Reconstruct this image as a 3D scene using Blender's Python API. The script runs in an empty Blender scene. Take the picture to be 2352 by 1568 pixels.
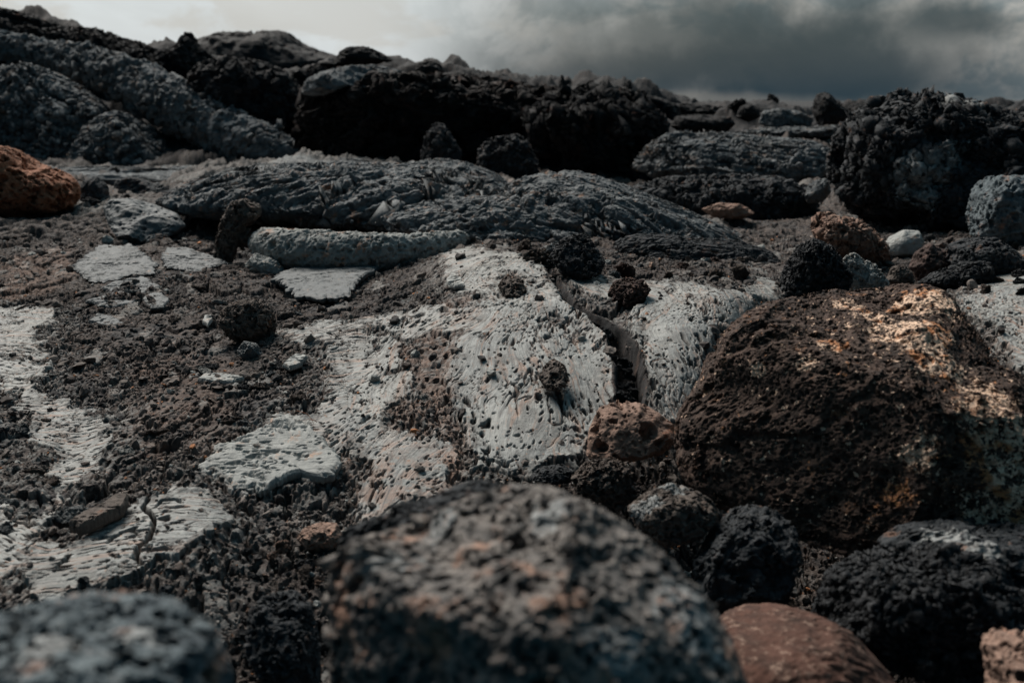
import bpy, bmesh, math, time
import numpy as np
T0 = time.time()
np.seterr(all='ignore')
F32 = np.float32
sc = bpy.context.scene
col = bpy.data.collections.new('lava_field'); sc.collection.children.link(col)

# ------------------------------------------------------------------ camera
CAM_H = 0.62
PITCH = math.radians(13.6)
FPX = 2287.0                      # focal length in units of the 2352 px wide photo
CX, CY = 1176.0, 784.0
cp, sp = math.cos(PITCH), math.sin(PITCH)

def ray(px, py):
    s = (CY - py) / FPX
    return np.array([(px - CX) / FPX, cp + sp * s, -sp + cp * s])
def at(px, py, Y):
    r = ray(px, py); return r * (Y / r[1]) + np.array([0, 0, CAM_H])
def atz(px, py, z):
    r = ray(px, py); return r * ((z - CAM_H) / r[2]) + np.array([0, 0, CAM_H])

# ------------------------------------------------------------------ noise
def _h(ix, iy, iz, seed):
    with np.errstate(over='ignore'):
        h = (ix.astype(np.int64) * 374761393 + iy.astype(np.int64) * 668265263 +
             iz.astype(np.int64) * 2147483647 + seed * 1274126177) & 0xffffffff
        h = ((h ^ (h >> 13)) * 1274126177) & 0xffffffff
        h = ((h ^ (h >> 16)) * 2246822519) & 0xffffffff
        return h ^ (h >> 15)
def _hf(ix, iy, iz, seed):
    return (_h(ix, iy, iz, seed) & 0xffffff).astype(F32) / F32(0xffffff)
def vn3(x, y, z, seed=0):
    """value-gradient noise, about -1..1"""
    x = np.asarray(x, F32); y = np.asarray(y, F32); z = np.asarray(z, F32)
    xi, yi, zi = np.floor(x), np.floor(y), np.floor(z)
    xf, yf, zf = x - xi, y - yi, z - zi
    xi, yi, zi = xi.astype(np.int32), yi.astype(np.int32), zi.astype(np.int32)
    u = xf*xf*xf*(xf*(xf*6-15)+10); v = yf*yf*yf*(yf*(yf*6-15)+10); w = zf*zf*zf*(zf*(zf*6-15)+10)
    out = np.zeros(x.shape, F32)
    for dx in (0, 1):
        for dy in (0, 1):
            for dz in (0, 1):
                h = _h(xi+dx, yi+dy, zi+dz, seed)
                gx = ((h & 255).astype(F32) / 127.5 - 1); gy = (((h >> 8) & 255).astype(F32) / 127.5 - 1)
                gz = (((h >> 16) & 255).astype(F32) / 127.5 - 1)
                g = gx*(xf-dx) + gy*(yf-dy) + gz*(zf-dz)
                out += g * (u if dx else 1-u) * (v if dy else 1-v) * (w if dz else 1-w)
    return out * 1.5
def vn2(x, y, seed=0):
    x = np.asarray(x, F32); y = np.asarray(y, F32)
    xi, yi = np.floor(x), np.floor(y); xf, yf = x-xi, y-yi
    xi, yi = xi.astype(np.int32), yi.astype(np.int32); zi = np.zeros_like(xi)
    u = xf*xf*xf*(xf*(xf*6-15)+10); v = yf*yf*yf*(yf*(yf*6-15)+10)
    out = np.zeros(x.shape, F32)
    for dx in (0, 1):
        for dy in (0, 1):
            h = _h(xi+dx, yi+dy, zi, seed)
            gx = ((h & 255).astype(F32)/127.5-1); gy = (((h >> 8) & 255).astype(F32)/127.5-1)
            out += (gx*(xf-dx)+gy*(yf-dy)) * (u if dx else 1-u) * (v if dy else 1-v)
    return out * 1.5
def fbm2(x, y, o=4, seed=0, g=0.5):
    a, s, r = 1.0, 0.0, 1.0
    for k in range(o):
        s = s + a*vn2(x*r, y*r, seed+k*7); a *= g; r *= 2.03
    return s
def fbm3(x, y, z, o=4, seed=0, g=0.5):
    a, s, r = 1.0, 0.0, 1.0
    for k in range(o):
        s = s + a*vn3(x*r, y*r, z*r, seed+k*7); a *= g; r *= 2.03
    return s
def worley2(x, y, seed=0, jit=1.0):
    """F1, F2, id of nearest cell"""
    x = np.asarray(x, F32); y = np.asarray(y, F32)
    xi, yi = np.floor(x).astype(np.int32), np.floor(y).astype(np.int32)
    f1 = np.full(x.shape, 9, F32); f2 = f1.copy(); cid = np.zeros(x.shape, F32)
    for dx in (-1, 0, 1):
        for dy in (-1, 0, 1):
            cx, cy = xi+dx, yi+dy
            h = _h(cx, cy, np.zeros_like(cx), seed)
            a = (h & 1023).astype(F32)/1023*jit; b = ((h >> 10) & 1023).astype(F32)/1023*jit
            d = (cx+a-x)**2 + (cy+b-y)**2
            n = d < f1
            f2 = np.where(n, f1, np.minimum(f2, d)); f1 = np.where(n, d, f1)
            cid = np.where(n, ((h >> 20) & 1023).astype(F32)/1023, cid)
    return np.sqrt(f1), np.sqrt(f2), cid
def worley3(x, y, z, seed=0):
    x = np.asarray(x, F32); y = np.asarray(y, F32); z = np.asarray(z, F32)
    xi, yi, zi = [np.floor(q).astype(np.int32) for q in (x, y, z)]
    f1 = np.full(x.shape, 9, F32); f2 = f1.copy(); cid = np.zeros(x.shape, F32)
    for dx in (-1, 0, 1):
        for dy in (-1, 0, 1):
            for dz in (-1, 0, 1):
                a_, b_, c_ = xi+dx, yi+dy, zi+dz
                h = _h(a_, b_, c_, seed)
                d = (a_+(h & 255).astype(F32)/255-x)**2 + (b_+((h >> 8) & 255).astype(F32)/255-y)**2 + (c_+((h >> 16) & 255).astype(F32)/255-z)**2
                n = d < f1
                f2 = np.where(n, f1, np.minimum(f2, d)); f1 = np.where(n, d, f1)
                cid = np.where(n, ((h >> 24) & 255).astype(F32)/255, cid)
    return np.sqrt(f1), np.sqrt(f2), cid
def sm(a, b, x):
    t = np.clip((x-a)/(b-a), 0, 1); return t*t*(3-2*t)

# ------------------------------------------------------------------ big shape of the ground
# (px, py, 'z', height) or (px, py, 'Y', distance): where the eye meets the ground in the photo
CTRL = [
 # near, mostly hidden by the boulders in front
 (-200,1568,'z',-.06),(0,1500,'z',-.03),(300,1568,'z',-.08),(650,1568,'z',-.12),(1176,1568,'z',-.16),(1700,1568,'z',-.2),(2352,1568,'z',-.2),(2700,1568,'z',-.2),
 (0,1350,'z',.0),(300,1345,'z',-.01),(560,1400,'z',-.06),(640,1280,'z',-.05),(560,1200,'z',-.02),(760,1250,'z',-.05),(850,1200,'z',-.03),
 (300,1140,'z',.0),(470,1180,'z',.0),(0,1150,'z',.0),(-300,1200,'z',.0),(-600,1400,'z',.0),
 (640,1150,'z',-.02),(600,1000,'z',.02),(760,1090,'z',.0),(780,960,'z',.04),(860,1050,'z',.02),(930,1150,'z',-.01),
 (1060,1090,'z',.0),(1200,1090,'z',.0),(1350,1150,'z',-.04),(1400,1300,'z',-.11),(1700,1300,'z',-.18),(2100,1300,'z',-.16),(2500,1300,'z',-.1),
 (1250,1000,'z',.035),(1080,960,'z',.045),(1400,980,'z',.035),(1060,820,'z',.095),(1250,860,'z',.09),(1400,860,'z',.09),
 (940,800,'z',.085),(850,900,'z',.05),(1250,740,'z',.14),(1400,760,'z',.135),(1060,740,'z',.125),(1300,690,'z',.16),
 (1150,600,'z',.18),(1020,600,'z',.14),(1200,640,'z',.175),(1000,680,'z',.13),(900,700,'z',.10),(760,760,'z',.07),
 (1500,720,'z',.15),(1600,680,'z',.165),(1480,660,'z',.155),(1700,700,'z',.16),(1500,860,'z',.095),(1580,860,'z',.095),(1520,980,'z',.035),(1650,780,'z',.12),
 (1750,900,'z',.0),(1900,900,'z',-.02),(2100,900,'z',.0),(2352,900,'z',.05),(2700,900,'z',.1),
 (2300,700,'z',.13),(2200,640,'z',.10),(2352,800,'z',.09),(2500,650,'z',.18),
 (1900,640,'z',.12),(1950,560,'z',.08),(2100,580,'z',.08),(2300,560,'z',.1),(1840,520,'z',.06),(2700,560,'z',.2),
 # left plain
 (400,900,'z',.03),(200,800,'z',.025),(0,760,'z',.04),(-400,900,'z',.03),(0,950,'z',.01),(450,760,'z',.04),(600,700,'z',.05),
 (100,600,'z',.04),(300,620,'z',.05),(450,600,'z',.05),(620,600,'z',.03),(750,620,'z',.03),(900,610,'z',.05),(960,640,'z',.09),
 (0,490,'z',.09),(200,480,'z',.10),(-300,480,'z',.1),(350,500,'z',.10),(560,520,'z',.07),(800,520,'z',.06),(1080,540,'z',.07),(1200,560,'z',.13),
 # ground under and around the ropy mound
 (400,470,'z',.12),(560,430,'Y',6.0),(760,430,'Y',5.8),(900,430,'Y',5.6),(1100,450,'Y',5.4),(1300,450,'Y',5.5),(1500,480,'Y',5.0),(1650,540,'Y',4.2),(1800,592,'z',.10),
 (1300,535,'z',.09),(900,500,'z',.08),(700,495,'z',.08),(500,480,'z',.10),(1100,515,'z',.09),
 (1450,560,'z',.10),(1600,600,'z',.12),(1700,620,'z',.12),(1350,590,'z',.14),
 # behind the mound, dropping to the gully
 (300,420,'Y',6.6),(620,372,'Y',8.2),(900,372,'Y',8.2),(620,395,'Y',6.9),(900,400,'Y',6.9),(1150,440,'Y',6.4),(1270,425,'Y',7.),(1500,455,'Y',6.4),(1700,500,'Y',5.0),(1850,480,'Y',5.4),
 (100,385,'Y',8.0),(400,392,'Y',7.8),(780,362,'Y',8.6),(-300,385,'Y',8.0),(1700,405,'Y',7.0),(1500,400,'Y',8.0),(2100,400,'Y',7.0),(2500,400,'Y',7.0),
 (1700,330,'Y',9.0),(1900,300,'Y',10.),(1500,330,'Y',9.0),(2300,300,'Y',10.),
 # slopes behind
 (0,385,'Y',9.0),(300,380,'Y',9.2),(650,365,'Y',9.2),(-300,370,'Y',9.0),
 (0,150,'Y',12.2),(200,200,'Y',12.2),(400,200,'Y',12.2),(500,220,'Y',11.4),(650,280,'Y',10.6),(700,230,'Y',12.0),(-200,100,'Y',12.2),
 (-200,10,'Y',15),(0,26,'Y',15),(60,32,'Y',15),(130,62,'Y',15),(260,90,'Y',14.6),(330,112,'Y',14.6),(400,128,'Y',14.4),(460,135,'Y',14.2),(560,165,'Y',14.2),(700,175,'Y',14.2),(-500,-40,'Y',16),
 (900,350,'Y',10.0),(1200,355,'Y',10.0),(780,175,'Y',13.0),(960,160,'Y',13.5),(1100,168,'Y',13.5),(1250,203,'Y',13.5),(1330,212,'Y',13.5),
 (1480,216,'Y',13.5),(1560,238,'Y',14),(1690,248,'Y',14.5),(1850,262,'Y',14.5),(2000,262,'Y',14.5),(2352,255,'Y',14.5),(2800,250,'Y',14.5),
 (1600,280,'Y',11.5),(1800,290,'Y',11.5),
]
W_ = [(-25,20,.9),(-8,20,.8),(0,20,.6),(6,20,.3),(12,20,.1),(-60,60,1.2),(-20,60,.9),(0,60,.3),(30,60,-.2),(60,60,-.3),
      (-300,400,.5),(0,400,.3),(300,400,.3),(-900,400,.5),(900,400,.3),(-1.2,.45,-.05),(0,.45,-.16),(1.2,.45,-.15),(-3,2,.1),(3,2,.1),(-10,6,.4),(10,6,.4)]
pts = [(atz(a, b, v) if k == 'z' else at(a, b, v)) for a, b, k, v in CTRL] + [np.array(w, float) for w in W_]
pts = np.array(pts)
YO = 0.35
def uv(x, y):
    y = np.maximum(y, .2)
    return x/(y+YO)*1.6, np.log(y+YO)
PU, PV = uv(pts[:, 0], pts[:, 1]); PZ = pts[:, 2]
def _k(r2): return 0.5*r2*np.log(r2+1e-12)
n = len(pts)
K = _k((PU[:, None]-PU[None])**2 + (PV[:, None]-PV[None])**2) + np.eye(n)*2e-4*np.maximum(1, pts[:, 1]/4)
Pm = np.stack([np.ones(n), PU, PV], 1)
A = np.block([[K, Pm], [Pm.T, np.zeros((3, 3))]])
WT = np.linalg.solve(A, np.concatenate([PZ, np.zeros(3)]))
def macro(x, y):
    u, v = uv(x, y); sh = u.shape; u = u.ravel(); v = v.ravel()
    out = np.empty(u.shape, np.float64)
    for s in range(0, len(u), 20000):
        uu, vv = u[s:s+20000], v[s:s+20000]
        r2 = ((uu[:, None]-PU[None])**2 + (vv[:, None]-PV[None])**2).astype(F32)
        out[s:s+20000] = _k(r2) @ WT[:n].astype(F32) + WT[n] + WT[n+1]*uu + WT[n+2]*vv
    return out.reshape(sh)
_TS = np.concatenate([np.exp(np.linspace(math.log(.5), math.log(20), 700)), np.linspace(20.5, 300, 60)])
def hit(px, py):
    r = ray(px, py); X = r[0]/r[1]*_TS; Z = CAM_H + r[2]/r[1]*_TS
    g = macro(X, _TS) - Z
    i = int(np.argmax(g > 0))
    if g[i] <= 0: return np.array([r[0]/r[1]*300, 300., 0.])
    if i == 0: t = _TS[0]
    else: t = _TS[i-1] + (_TS[i]-_TS[i-1])*(-g[i-1])/(g[i]-g[i-1])
    return np.array([r[0]/r[1]*t, t, CAM_H + r[2]/r[1]*t])
def hpoly(pl): return np.array([hit(a, b)[:2] for a, b in pl])
def pdist(P, x, y):
    """signed distance to a closed outline, positive inside"""
    inside = np.zeros(x.shape, bool); d = np.full(x.shape, 1e9, F32); m = len(P)
    for i in range(m):
        x0, y0 = P[i]; x1, y1 = P[(i+1) % m]
        ex, ey = x1-x0, y1-y0; L = ex*ex+ey*ey+1e-12
        t = np.clip(((x-x0)*ex+(y-y0)*ey)/L, 0, 1)
        d = np.minimum(d, (x-x0-t*ex)**2+(y-y0-t*ey)**2)
        c = ((y0 > y) != (y1 > y)) & (x < ex*(y-y0)/(ey if abs(ey) > 1e-12 else 1e-12)+x0)
        inside ^= c
    d = np.sqrt(d)
    return np.where(inside, d, -d)
def ldist(P, Wd, x, y):
    """distance to a polyline minus its local half width (negative inside)"""
    best = np.full(x.shape, 1e9, F32)
    for i in range(len(P)-1):
        x0, y0 = P[i]; x1, y1 = P[i+1]; ex, ey = x1-x0, y1-y0
        t = np.clip(((x-x0)*ex+(y-y0)*ey)/(ex*ex+ey*ey+1e-12), 0, 1)
        best = np.minimum(best, np.hypot(x-x0-t*ex, y-y0-t*ey) - (Wd[i]+(Wd[i+1]-Wd[i])*t))
    return best

# ------------------------------------------------------------------ ground grid
Q = 1.2
segs = [(.45, 1.0, 260), (1.0, 2.0, 860*Q), (2.0, 3.0, 760*Q), (3.0, 5.6, 520*Q), (5.6, 9, 230), (9, 15.5, 200), (15.5, 420, 18)]
ys = []
for a, b, dn in segs:
    ys.append(np.exp(np.linspace(math.log(a), math.log(b), max(2, int(dn*math.log(b/a))), endpoint=False)))
ys = np.concatenate(ys+[[420.0]])
NI = int(1080*Q)
side = np.concatenate([np.linspace(.60, 1.05, 150)[1:], np.geomspace(1.05, 3.2, 31)[1:]])
us = np.concatenate([-side[::-1], np.linspace(-.60, .60, NI), side])
NY, NX = len(ys), len(us)
Yg, Ug = np.meshgrid(ys, us, indexing='ij'); Xg = (Ug*Yg).astype(np.float64)
print('grid', NX, NY, NX*NY)
MZ = macro(Xg, Yg)
print('macro', time.time()-T0)

PALE = [   # outlines of the silvery crust, traced in the photo
 [(1005,590),(1060,572),(1140,578),(1230,605),(1262,640),(1300,690),(1360,735),(1405,770),(1425,850),(1440,925),(1380,950),(1345,1040),(1230,1075),(1150,1085),(1095,1105),(1070,1090),(1060,1020),(1045,960),(1030,890),(1035,800),(1060,780),(985,790),(900,780),(800,745),(950,715),(1060,720),(1120,690),(1060,690),(1020,650)],
 [(740,755),(850,765),(935,800),(925,850),(950,880),(1000,920),(1010,1000),(960,1040),(850,1060),(790,1050),(775,1100),(700,1110),(600,1140),(520,1115),(465,1080),(480,1040),(560,1010),(640,955),(740,960),(750,900),(760,850)],
 [(1440,720),(1480,690),(1560,650),(1640,660),(1750,705),(1690,740),(1640,800),(1612,860),(1600,930),(1545,985),(1500,930),(1470,850),(1455,780)],
 [(1300,620),(1400,640),(1500,655),(1560,640),(1530,690),(1430,700),(1370,690),(1310,650)],
 [(-300,690),(0,700),(120,712),(130,740),(80,790),(120,850),(95,900),(160,935),(285,940),(290,990),(250,1040),(225,1085),(130,1110),(150,1160),(60,1240),(60,1370),(-200,1400),(-300,1300),(-60,1200),(40,1120),(60,1020),(50,960),(10,900),(-300,900)],
 [(60,1250),(180,1235),(300,1160),(330,1135),(420,1125),(500,1160),(535,1200),(500,1240),(460,1270),(420,1300),(330,1330),(240,1345),(100,1372),(50,1370)],
 [(2190,690),(2240,640),(2352,610),(2700,560),(2700,800),(2500,900),(2352,850),(2280,760),(2210,720)],
 [(850,1050),(930,1020),(1010,1000),(1060,1060),(1085,1095),(1000,1140),(930,1170),(860,1198),(815,1205),(825,1130)],
 [(1700,665),(1770,640),(1800,660),(1760,700),(1720,690)],
 [(640,770),(760,740),(840,750),(800,780),(700,800)],
]
HOLES = [  # where the crust is broken down to brown scoria
 [(925,800),(985,778),(1030,790),(1012,830),(1018,870),(1035,930),(1052,1000),(1072,1050),(1066,1078),(1048,1045),(1030,990),(1005,930),(965,900),(945,865),(925,835)],
 [(890,930),(955,905),(1010,925),(1015,960),(985,985),(935,990),(890,985)],
 [(1140,640),(1180,625),(1210,655),(1200,682),(1155,680)],
 [(0,1040),(60,1020),(110,1060),(130,1110),(90,1180),(30,1200),(0,1180)],
]
near = Yg[:, 0] < 4.2
r1 = int(np.argmax(ys > 4.2)); x, y = Xg[:r1].astype(F32), Yg[:r1].astype(F32)
wx = x + .020*fbm2(x/.08, y/.11, 5, 11, .66); wy = y + .034*fbm2(x/.08, y/.11, 5, 23, .66)
pale_d = np.full(x.shape, -1., F32)
for P in PALE: pale_d = np.maximum(pale_d, pdist(hpoly(P), wx, wy))
for P in HOLES: pale_d = np.minimum(pale_d, -pdist(hpoly(P), wx, wy))
print('masks', time.time()-T0)
flake = fbm2(x/.09, y/.14, 5, 61, .66)                       # patches where the skin has flaked away
thin = sm(.0, .07, pale_d)
solid = sm(-.005, .02, pdist(hpoly(PALE[5]), wx, wy)); flake = flake - .6*solid
pale = sm(-.001, .004, pale_d) * (1 - sm(-.02, .02, flake - .30 - .40*thin))
# extra scattered scraps of crust on the scoria
scrap = sm(.36, .40, fbm2(x/.075+5, y/.14, 4, 77, .55))*(y < 4.0)*(.5+.5*sm(.2, .6, vn2(x/.5, y/.7, 5)+.4))
pale = np.maximum(pale, .85*scrap*(pale_d < -.01))
FIS = [(1258,612),(1285,655),(1312,700),(1370,730),(1418,770),(1440,820),(1445,870),(1448,925)]
FW = [.007,.012,.014,.015,.022,.031,.032,.024]
fis = ldist(hpoly(FIS), FW, x + .007*vn2(x/.09, y/.07, 31), y + .012*vn2(x/.05, y/.07, 35))
CRK = [[(345,1140),(330,1160),(352,1185),(350,1215),(340,1240),(315,1262),(312,1280),(332,1302)],
       [(245,1242),(262,1225),(285,1212),(312,1218)], [(355,1165),(375,1150),(400,1152),(420,1160)], [(130,1300),(150,1282),(165,1270)],
       [(1180,1050),(1150,1060),(1120,1050)]]
crk = np.full(x.shape, 1., F32)
for P in CRK: crk = np.minimum(crk, ldist(hpoly(P), [.0018]+[.0040]*(len(P)-2)+[.0014], x+.003*vn2(x/.02, y/.02, 3), y+.003*vn2(x/.02, y/.02, 4)))

# flow direction of the crust: across the slope = streaks run downhill on the dome, sideways on the plain
nz = vn2(x/.18, y/.25, 51)
on_dome = (x + .05*nz > -.33) & (y + .12*nz < 2.75)
xs_, ys_ = x + .03*vn2(x/.15, y/.2, 52), y + .05*vn2(x/.15, y/.2, 53)
def rot(a, cx, cy):
    u_, v_ = xs_-cx, ys_-cy; return u_*np.cos(a)+v_*np.sin(a), -u_*np.sin(a)+v_*np.cos(a)
bend = .55*vn2(x/.45+3, y/.6, 54)
A1 = rot(1.50+bend, .12, 2.05); A2 = rot(.16+.7*bend, -.6, 2.0)
s_al = np.where(on_dome, A1[0], A2[0]); s_ac = np.where(on_dome, A1[1], A2[1])

H = np.zeros(Xg.shape, F32)
# general unevenness everywhere
lod = Yg.astype(F32)
H += .02*fbm2(Xg/.45, Yg/.5, 3, 1) * sm(.4, 1.5, Yg)
h = H[:r1]
rub = 1 - pale
h += .006*fbm2(x/.06, y/.07, 4, 2)*(1-.75*pale)
# brown scoria: broken plates, clinker and bubbles
f1, f2, cid = worley2(x/.021 + .5*vn2(x/.02, y/.03, 8), y/.034, 9)
chunk = (cid-.5)*sm(.02, .16, f2-f1)
amp_c = .35+.65*sm(-.15, .3, vn2(x/.22, y/.3, 91))
h += rub*(.0100*chunk*amp_c)
f1, f2, cb = worley2(x/.085+.35*vn2(x/.05, y/.07, 601)+.2*vn2(x/.02, y/.03, 602), y/.15+.3*vn2(x/.06, y/.08, 603), 604)
big_m = sm(-.25, .2, vn2(x/.4, y/.6, 605)+.1)*sm(.0, .03, -pale_d)
h += rub*big_m*(.024*(cb-.45)*sm(.0, .06, f2-f1) - .026*(1-sm(.0, .07, f2-f1)))
f1, f2, cid2 = worley2(x/.0090, y/.016, 19)
h += rub*(.0055*(cid2-.5)*sm(.0, .2, f2-f1)*amp_c)
dens = sm(-.35, .25, vn2(x/.3, y/.45, 15)+.15)
f1, f2, c3 = worley2(x/.0074 + .4*vn2(x/.01, y/.02, 28), y/.0130, 29)
h -= rub*.0075*(1-sm(.22, .50, f1))*(c3 > .2)*dens
f1, f2, c3 = worley2(x/.016, y/.026, 30)
h -= rub*.012*(1-sm(.18, .42, f1))*(c3 > .6)
# crust: stands a little proud, streaked, creased and pitted
h += pale*(.004 + .005*sm(.03, 0, pale_d)*sm(-.3, .3, vn2(x/.05, y/.07, 40)))
wa = s_al + .015*vn2(s_al/.04, s_ac/.025, 38); wc = s_ac + .008*vn2(s_al/.06, s_ac/.03, 39) + .0025*vn2(s_al/.018, s_ac/.010, 37)
st = vn2(wa/.045, wc/.0075, 41); calm = sm(-.35, .35, vn2(x/.16, y/.22, 36))
h += pale*(.0007*st*calm + .0045*fbm2(x/.11, y/.2, 3, 43, .45))
skin = pale.copy(); stain = np.zeros(x.shape, F32)
def crease(ls, lc, lo, hi, seed, dep, msk, rs=.6):
    global h, pale, stain
    r = 1-np.abs(vn2(wa/ls, wc/lc, seed)); k = sm(lo, hi, r)*msk
    h -= skin*dep*k; pale = pale*(1-.9*sm(.5, .8, k)); stain = np.maximum(stain, rs*sm(lo-.05, hi, r)*msk)
crease(.060, .012, .955, .995, 141, .0055, sm(.0, .3, vn2(x/.10, y/.15, 142)))
crease(.15, .030, .965, .997, 143, .009, sm(.05, .3, vn2(x/.16, y/.22, 144)), .9)
crease(.06, .045, .975, .997, 145, .007, sm(.15, .4, vn2(x/.2, y/.2, 146)))
pd = vn2(x/.12, y/.17, 147)
for cl, cc, th, dp, sd in ((.0125, .0058, .72, .006, 44), (.022, .010, .80, .009, 45), (.050, .018, .90, .012, 48)):
    f1, f2, c3 = worley2(wa/cl+.4*st, wc/cc, sd); on = (c3 > th-.5*pd)
    k = (1-sm(.20, .34, f1*(1+.5*(c3-th))))*on
    h -= skin*dp*k; pale = pale*(1-.95*sm(.3, .7, k)); stain = np.maximum(stain, .5*(1-sm(.3, .55, f1))*on*(vn2(x/.15, y/.2, 149) > 0))
# fissure and cracks
h *= sm(-.002, .012, fis)
h -= .10*(1-sm(-.024, .003, fis)).astype(F32)
h += .006*sm(.03, .0, np.abs(fis-.012))*(pale)
h -= .03*(1-sm(-.0015, .0012, crk))
pit = (fis < .004)
pale = pale*(1-pit)*(crk > 0)
# ledges: the crust ends in little dark undercuts on its near side
# ropy mound
MP = hpoly([(360,470),(420,415),(620,378),(900,380),(1060,394),(1150,428),(1270,396),(1400,415),(1600,492),(1800,592),(1700,575),(1500,548),(1280,548),(1080,520),(900,512),(700,500),(560,486),(450,490)])
r0, r2 = int(np.argmax(ys > 3.2)), int(np.argmax(ys > 8.5))
xm, ym = Xg[r0:r2].astype(F32), Yg[r0:r2].astype(F32)
md = pdist(MP, xm + .08*vn2(xm/.3, ym/.4, 71), ym + .15*vn2(xm/.3, ym/.4, 72))
mound = sm(-.03, .10, md)
mdir = np.where(xm < .18, 1.0, -1.0)*sm(0, .35, np.abs(xm-.18))
a2 = (math.pi/2 - .42*mdir + .25*vn2(xm/.5, ym/.7, 73)).astype(F32)
xx, yy = xm + .05*vn2(xm/.25, ym/.35, 74), ym + .08*vn2(xm/.25, ym/.35, 75)
# streaks rise and fall with the slope: use height as well as plan position
al, ac = xx*np.cos(a2)+yy*np.sin(a2), -xx*np.sin(a2)+yy*np.cos(a2)
rope = vn2(al/.30, ac/.024, 76) + .7*vn2(al/.16, ac/.012, 77) + .5*vn2(al/.10, ac/.0065, 78)
big = fbm2(xm/.35, ym/.5, 3, 79)
H[r0:r2] += mound*(.004*rope + .02*big)
H[r0:r2] -= mound*.008*sm(.90, .99, 1-np.abs(vn2(al/.22, ac/.03, 176)))*sm(-.2, .3, vn2(xm/.4, ym/.5, 177))
f1, f2, c3 = worley2(al/.06, ac/.018, 80)
H[r0:r2] -= mound*.012*(1-sm(.15, .42, f1))*(c3 > .4)
# rougher far ground
rf = int(np.argmax(ys > 4.2)); xf_, yf_ = Xg[rf:].astype(F32), Yg[rf:].astype(F32)
mf = np.ones(xf_.shape, F32); k = r2-rf; mf[:k] -= mound[rf-r0:]
H[rf:] += mf*(.012*fbm2(xf_/.07, yf_/.12, 3, 3) + .02*fbm2(xf_/.2, yf_/.35, 3, 4))
f1, f2, c3 = worley2(xf_/.075+.5*vn2(xf_/.08, yf_/.12, 401), yf_/.13, 402)
fw = mf*(1-sm(9, 12, yf_))
H[rf:] += fw*.030*(c3-.5)*sm(.02, .2, f2-f1)*sm(-.3, .3, vn2(xf_/.5, yf_/.9, 403))
zf_ = sm(6.2, 7., yf_)*(1-sm(9, 10, yf_)); H[rf:] += zf_*(.09*fbm2(xf_/.45, yf_/1.1, 5, 406, .6) - .10*sm(.85, .98, 1-np.abs(vn2(xf_/.5, yf_/.9, 407))))
f1, f2, c3 = worley2(xf_/.032, yf_/.065, 404); H[rf:] -= fw*.022*(1-sm(.18, .5, f1))*(c3 > .35)
f1, f2, c3 = worley2(xf_/.019, yf_/.042, 405); H[rf:] -= fw*.010*(1-sm(.2, .5, f1))*(c3 > .3)*(yf_ < 7)
rh = int(np.argmax(ys > 8.8)); xh, yh = Xg[rh:].astype(F32), Yg[rh:].astype(F32)
hw = sm(9.3, 11.5, yh)*(1-sm(25, 60, yh))
f1, f2, _cc = worley2(xh/.45+.3*vn2(xh/.4, yh/.4, 5), yh/.55, 6)
H[rh:] += hw*(.16*(_cc-.5)*sm(0, .15, f2-f1) + .22*fbm2(xh/.9, yh/1.0, 5, 7, .5) + .03*fbm2(xh/.25, yh/.35, 2, 8))
hf = sm(30, 80, yh); H[rh:] += hf*.25*fbm2(xh/30, yh/30, 3, 12)
GZ = MZ + H
print('detail', time.time()-T0)

gy_, gx_ = np.gradient(GZ[:r1]); stp = np.hypot(gx_/np.maximum(np.gradient(Xg[:r1], axis=1), 1e-4), gy_/np.gradient(Yg[:r1], axis=0))
stp = sm(.5, 1.6, stp).astype(F32); zz = GZ[:r1]
dx1 = .0055*fbm3(x/.035, y/.045, zz/.06, 2, 301)*stp*(1-.9*pale); dy1 = .007*fbm3(x/.035, y/.045, zz/.06, 2, 302)*stp*(1-.9*pale)
VX, VY = Xg.copy(), Yg.copy(); VX[:r1] += dx1; VY[:r1] += dy1
pale_a = np.zeros(Xg.shape, F32)
grit = fbm2(x/.012, y/.02, 3, 511, .7)
soft_ = np.clip(.6*sm(-.11, .02, pale_d)*sm(-.1, .35, grit), 0, .6)*(fis > .004)*(crk > 0)
pale_a[:r1] = np.maximum(pale*(.45+.55*sm(-.15, .45, pale_d/.05+.9*grit))*(1-.35*sm(.2, .55, fbm2(x/.05, y/.09, 4, 512, .65))), soft_*(1-pale))
# paler weathered zones farther away
fz = .55*sm(.0, .35, fbm2(xf_/.5, yf_/.8, 4, 88))*(1-mf*0)
pale_a[rf:] = fz*mf*(1-sm(7.6, 9, yf_))*.5
# flat dusty strip at the foot of the slope on the left
pale_a[rf:] = np.maximum(pale_a[rf:], .16*sm(6.8, 7.4, yf_)*(1-sm(8.8, 9.3, yf_))*(1-sm(-1.0, -.2, xf_)))
rope_a = np.zeros(Xg.shape, F32); rope_a[r0:r2] = mound
rust_a = np.zeros(Xg.shape, F32); slope_fissure_shade_a = sm(8.9, 9.6, Yg + .5*fbm2(Xg/1.2, Yg/1.2, 3, 310)).astype(F32)
rust_a[:r1] = stain*.55*skin
RUST = [([(840,1060),(900,1040),(960,1060),(1040,990),(1090,1090),(1000,1140),(860,1198),(815,1205),(820,1130)], .8),
        ([(900,800),(1000,765),(1045,775),(1060,1000),(1090,1080),(1000,1020),(880,1060),(890,920),(960,905)], .5),
        ([(740,960),(850,1020),(780,1100),(700,1110),(720,1000)], .35), ([(0,600),(160,560),(180,640),(60,690),(0,690)], .5),
        ([(300,820),(520,820),(560,1000),(420,1080),(280,1000)], .25), ([(1020,700),(1100,700),(1100,760),(1000,760)], .5)]
for P, a in RUST:
    rust_a[:r1] = np.maximum(rust_a[:r1], a*sm(-.02, .03, pdist(hpoly(P), wx, wy)))
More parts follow.
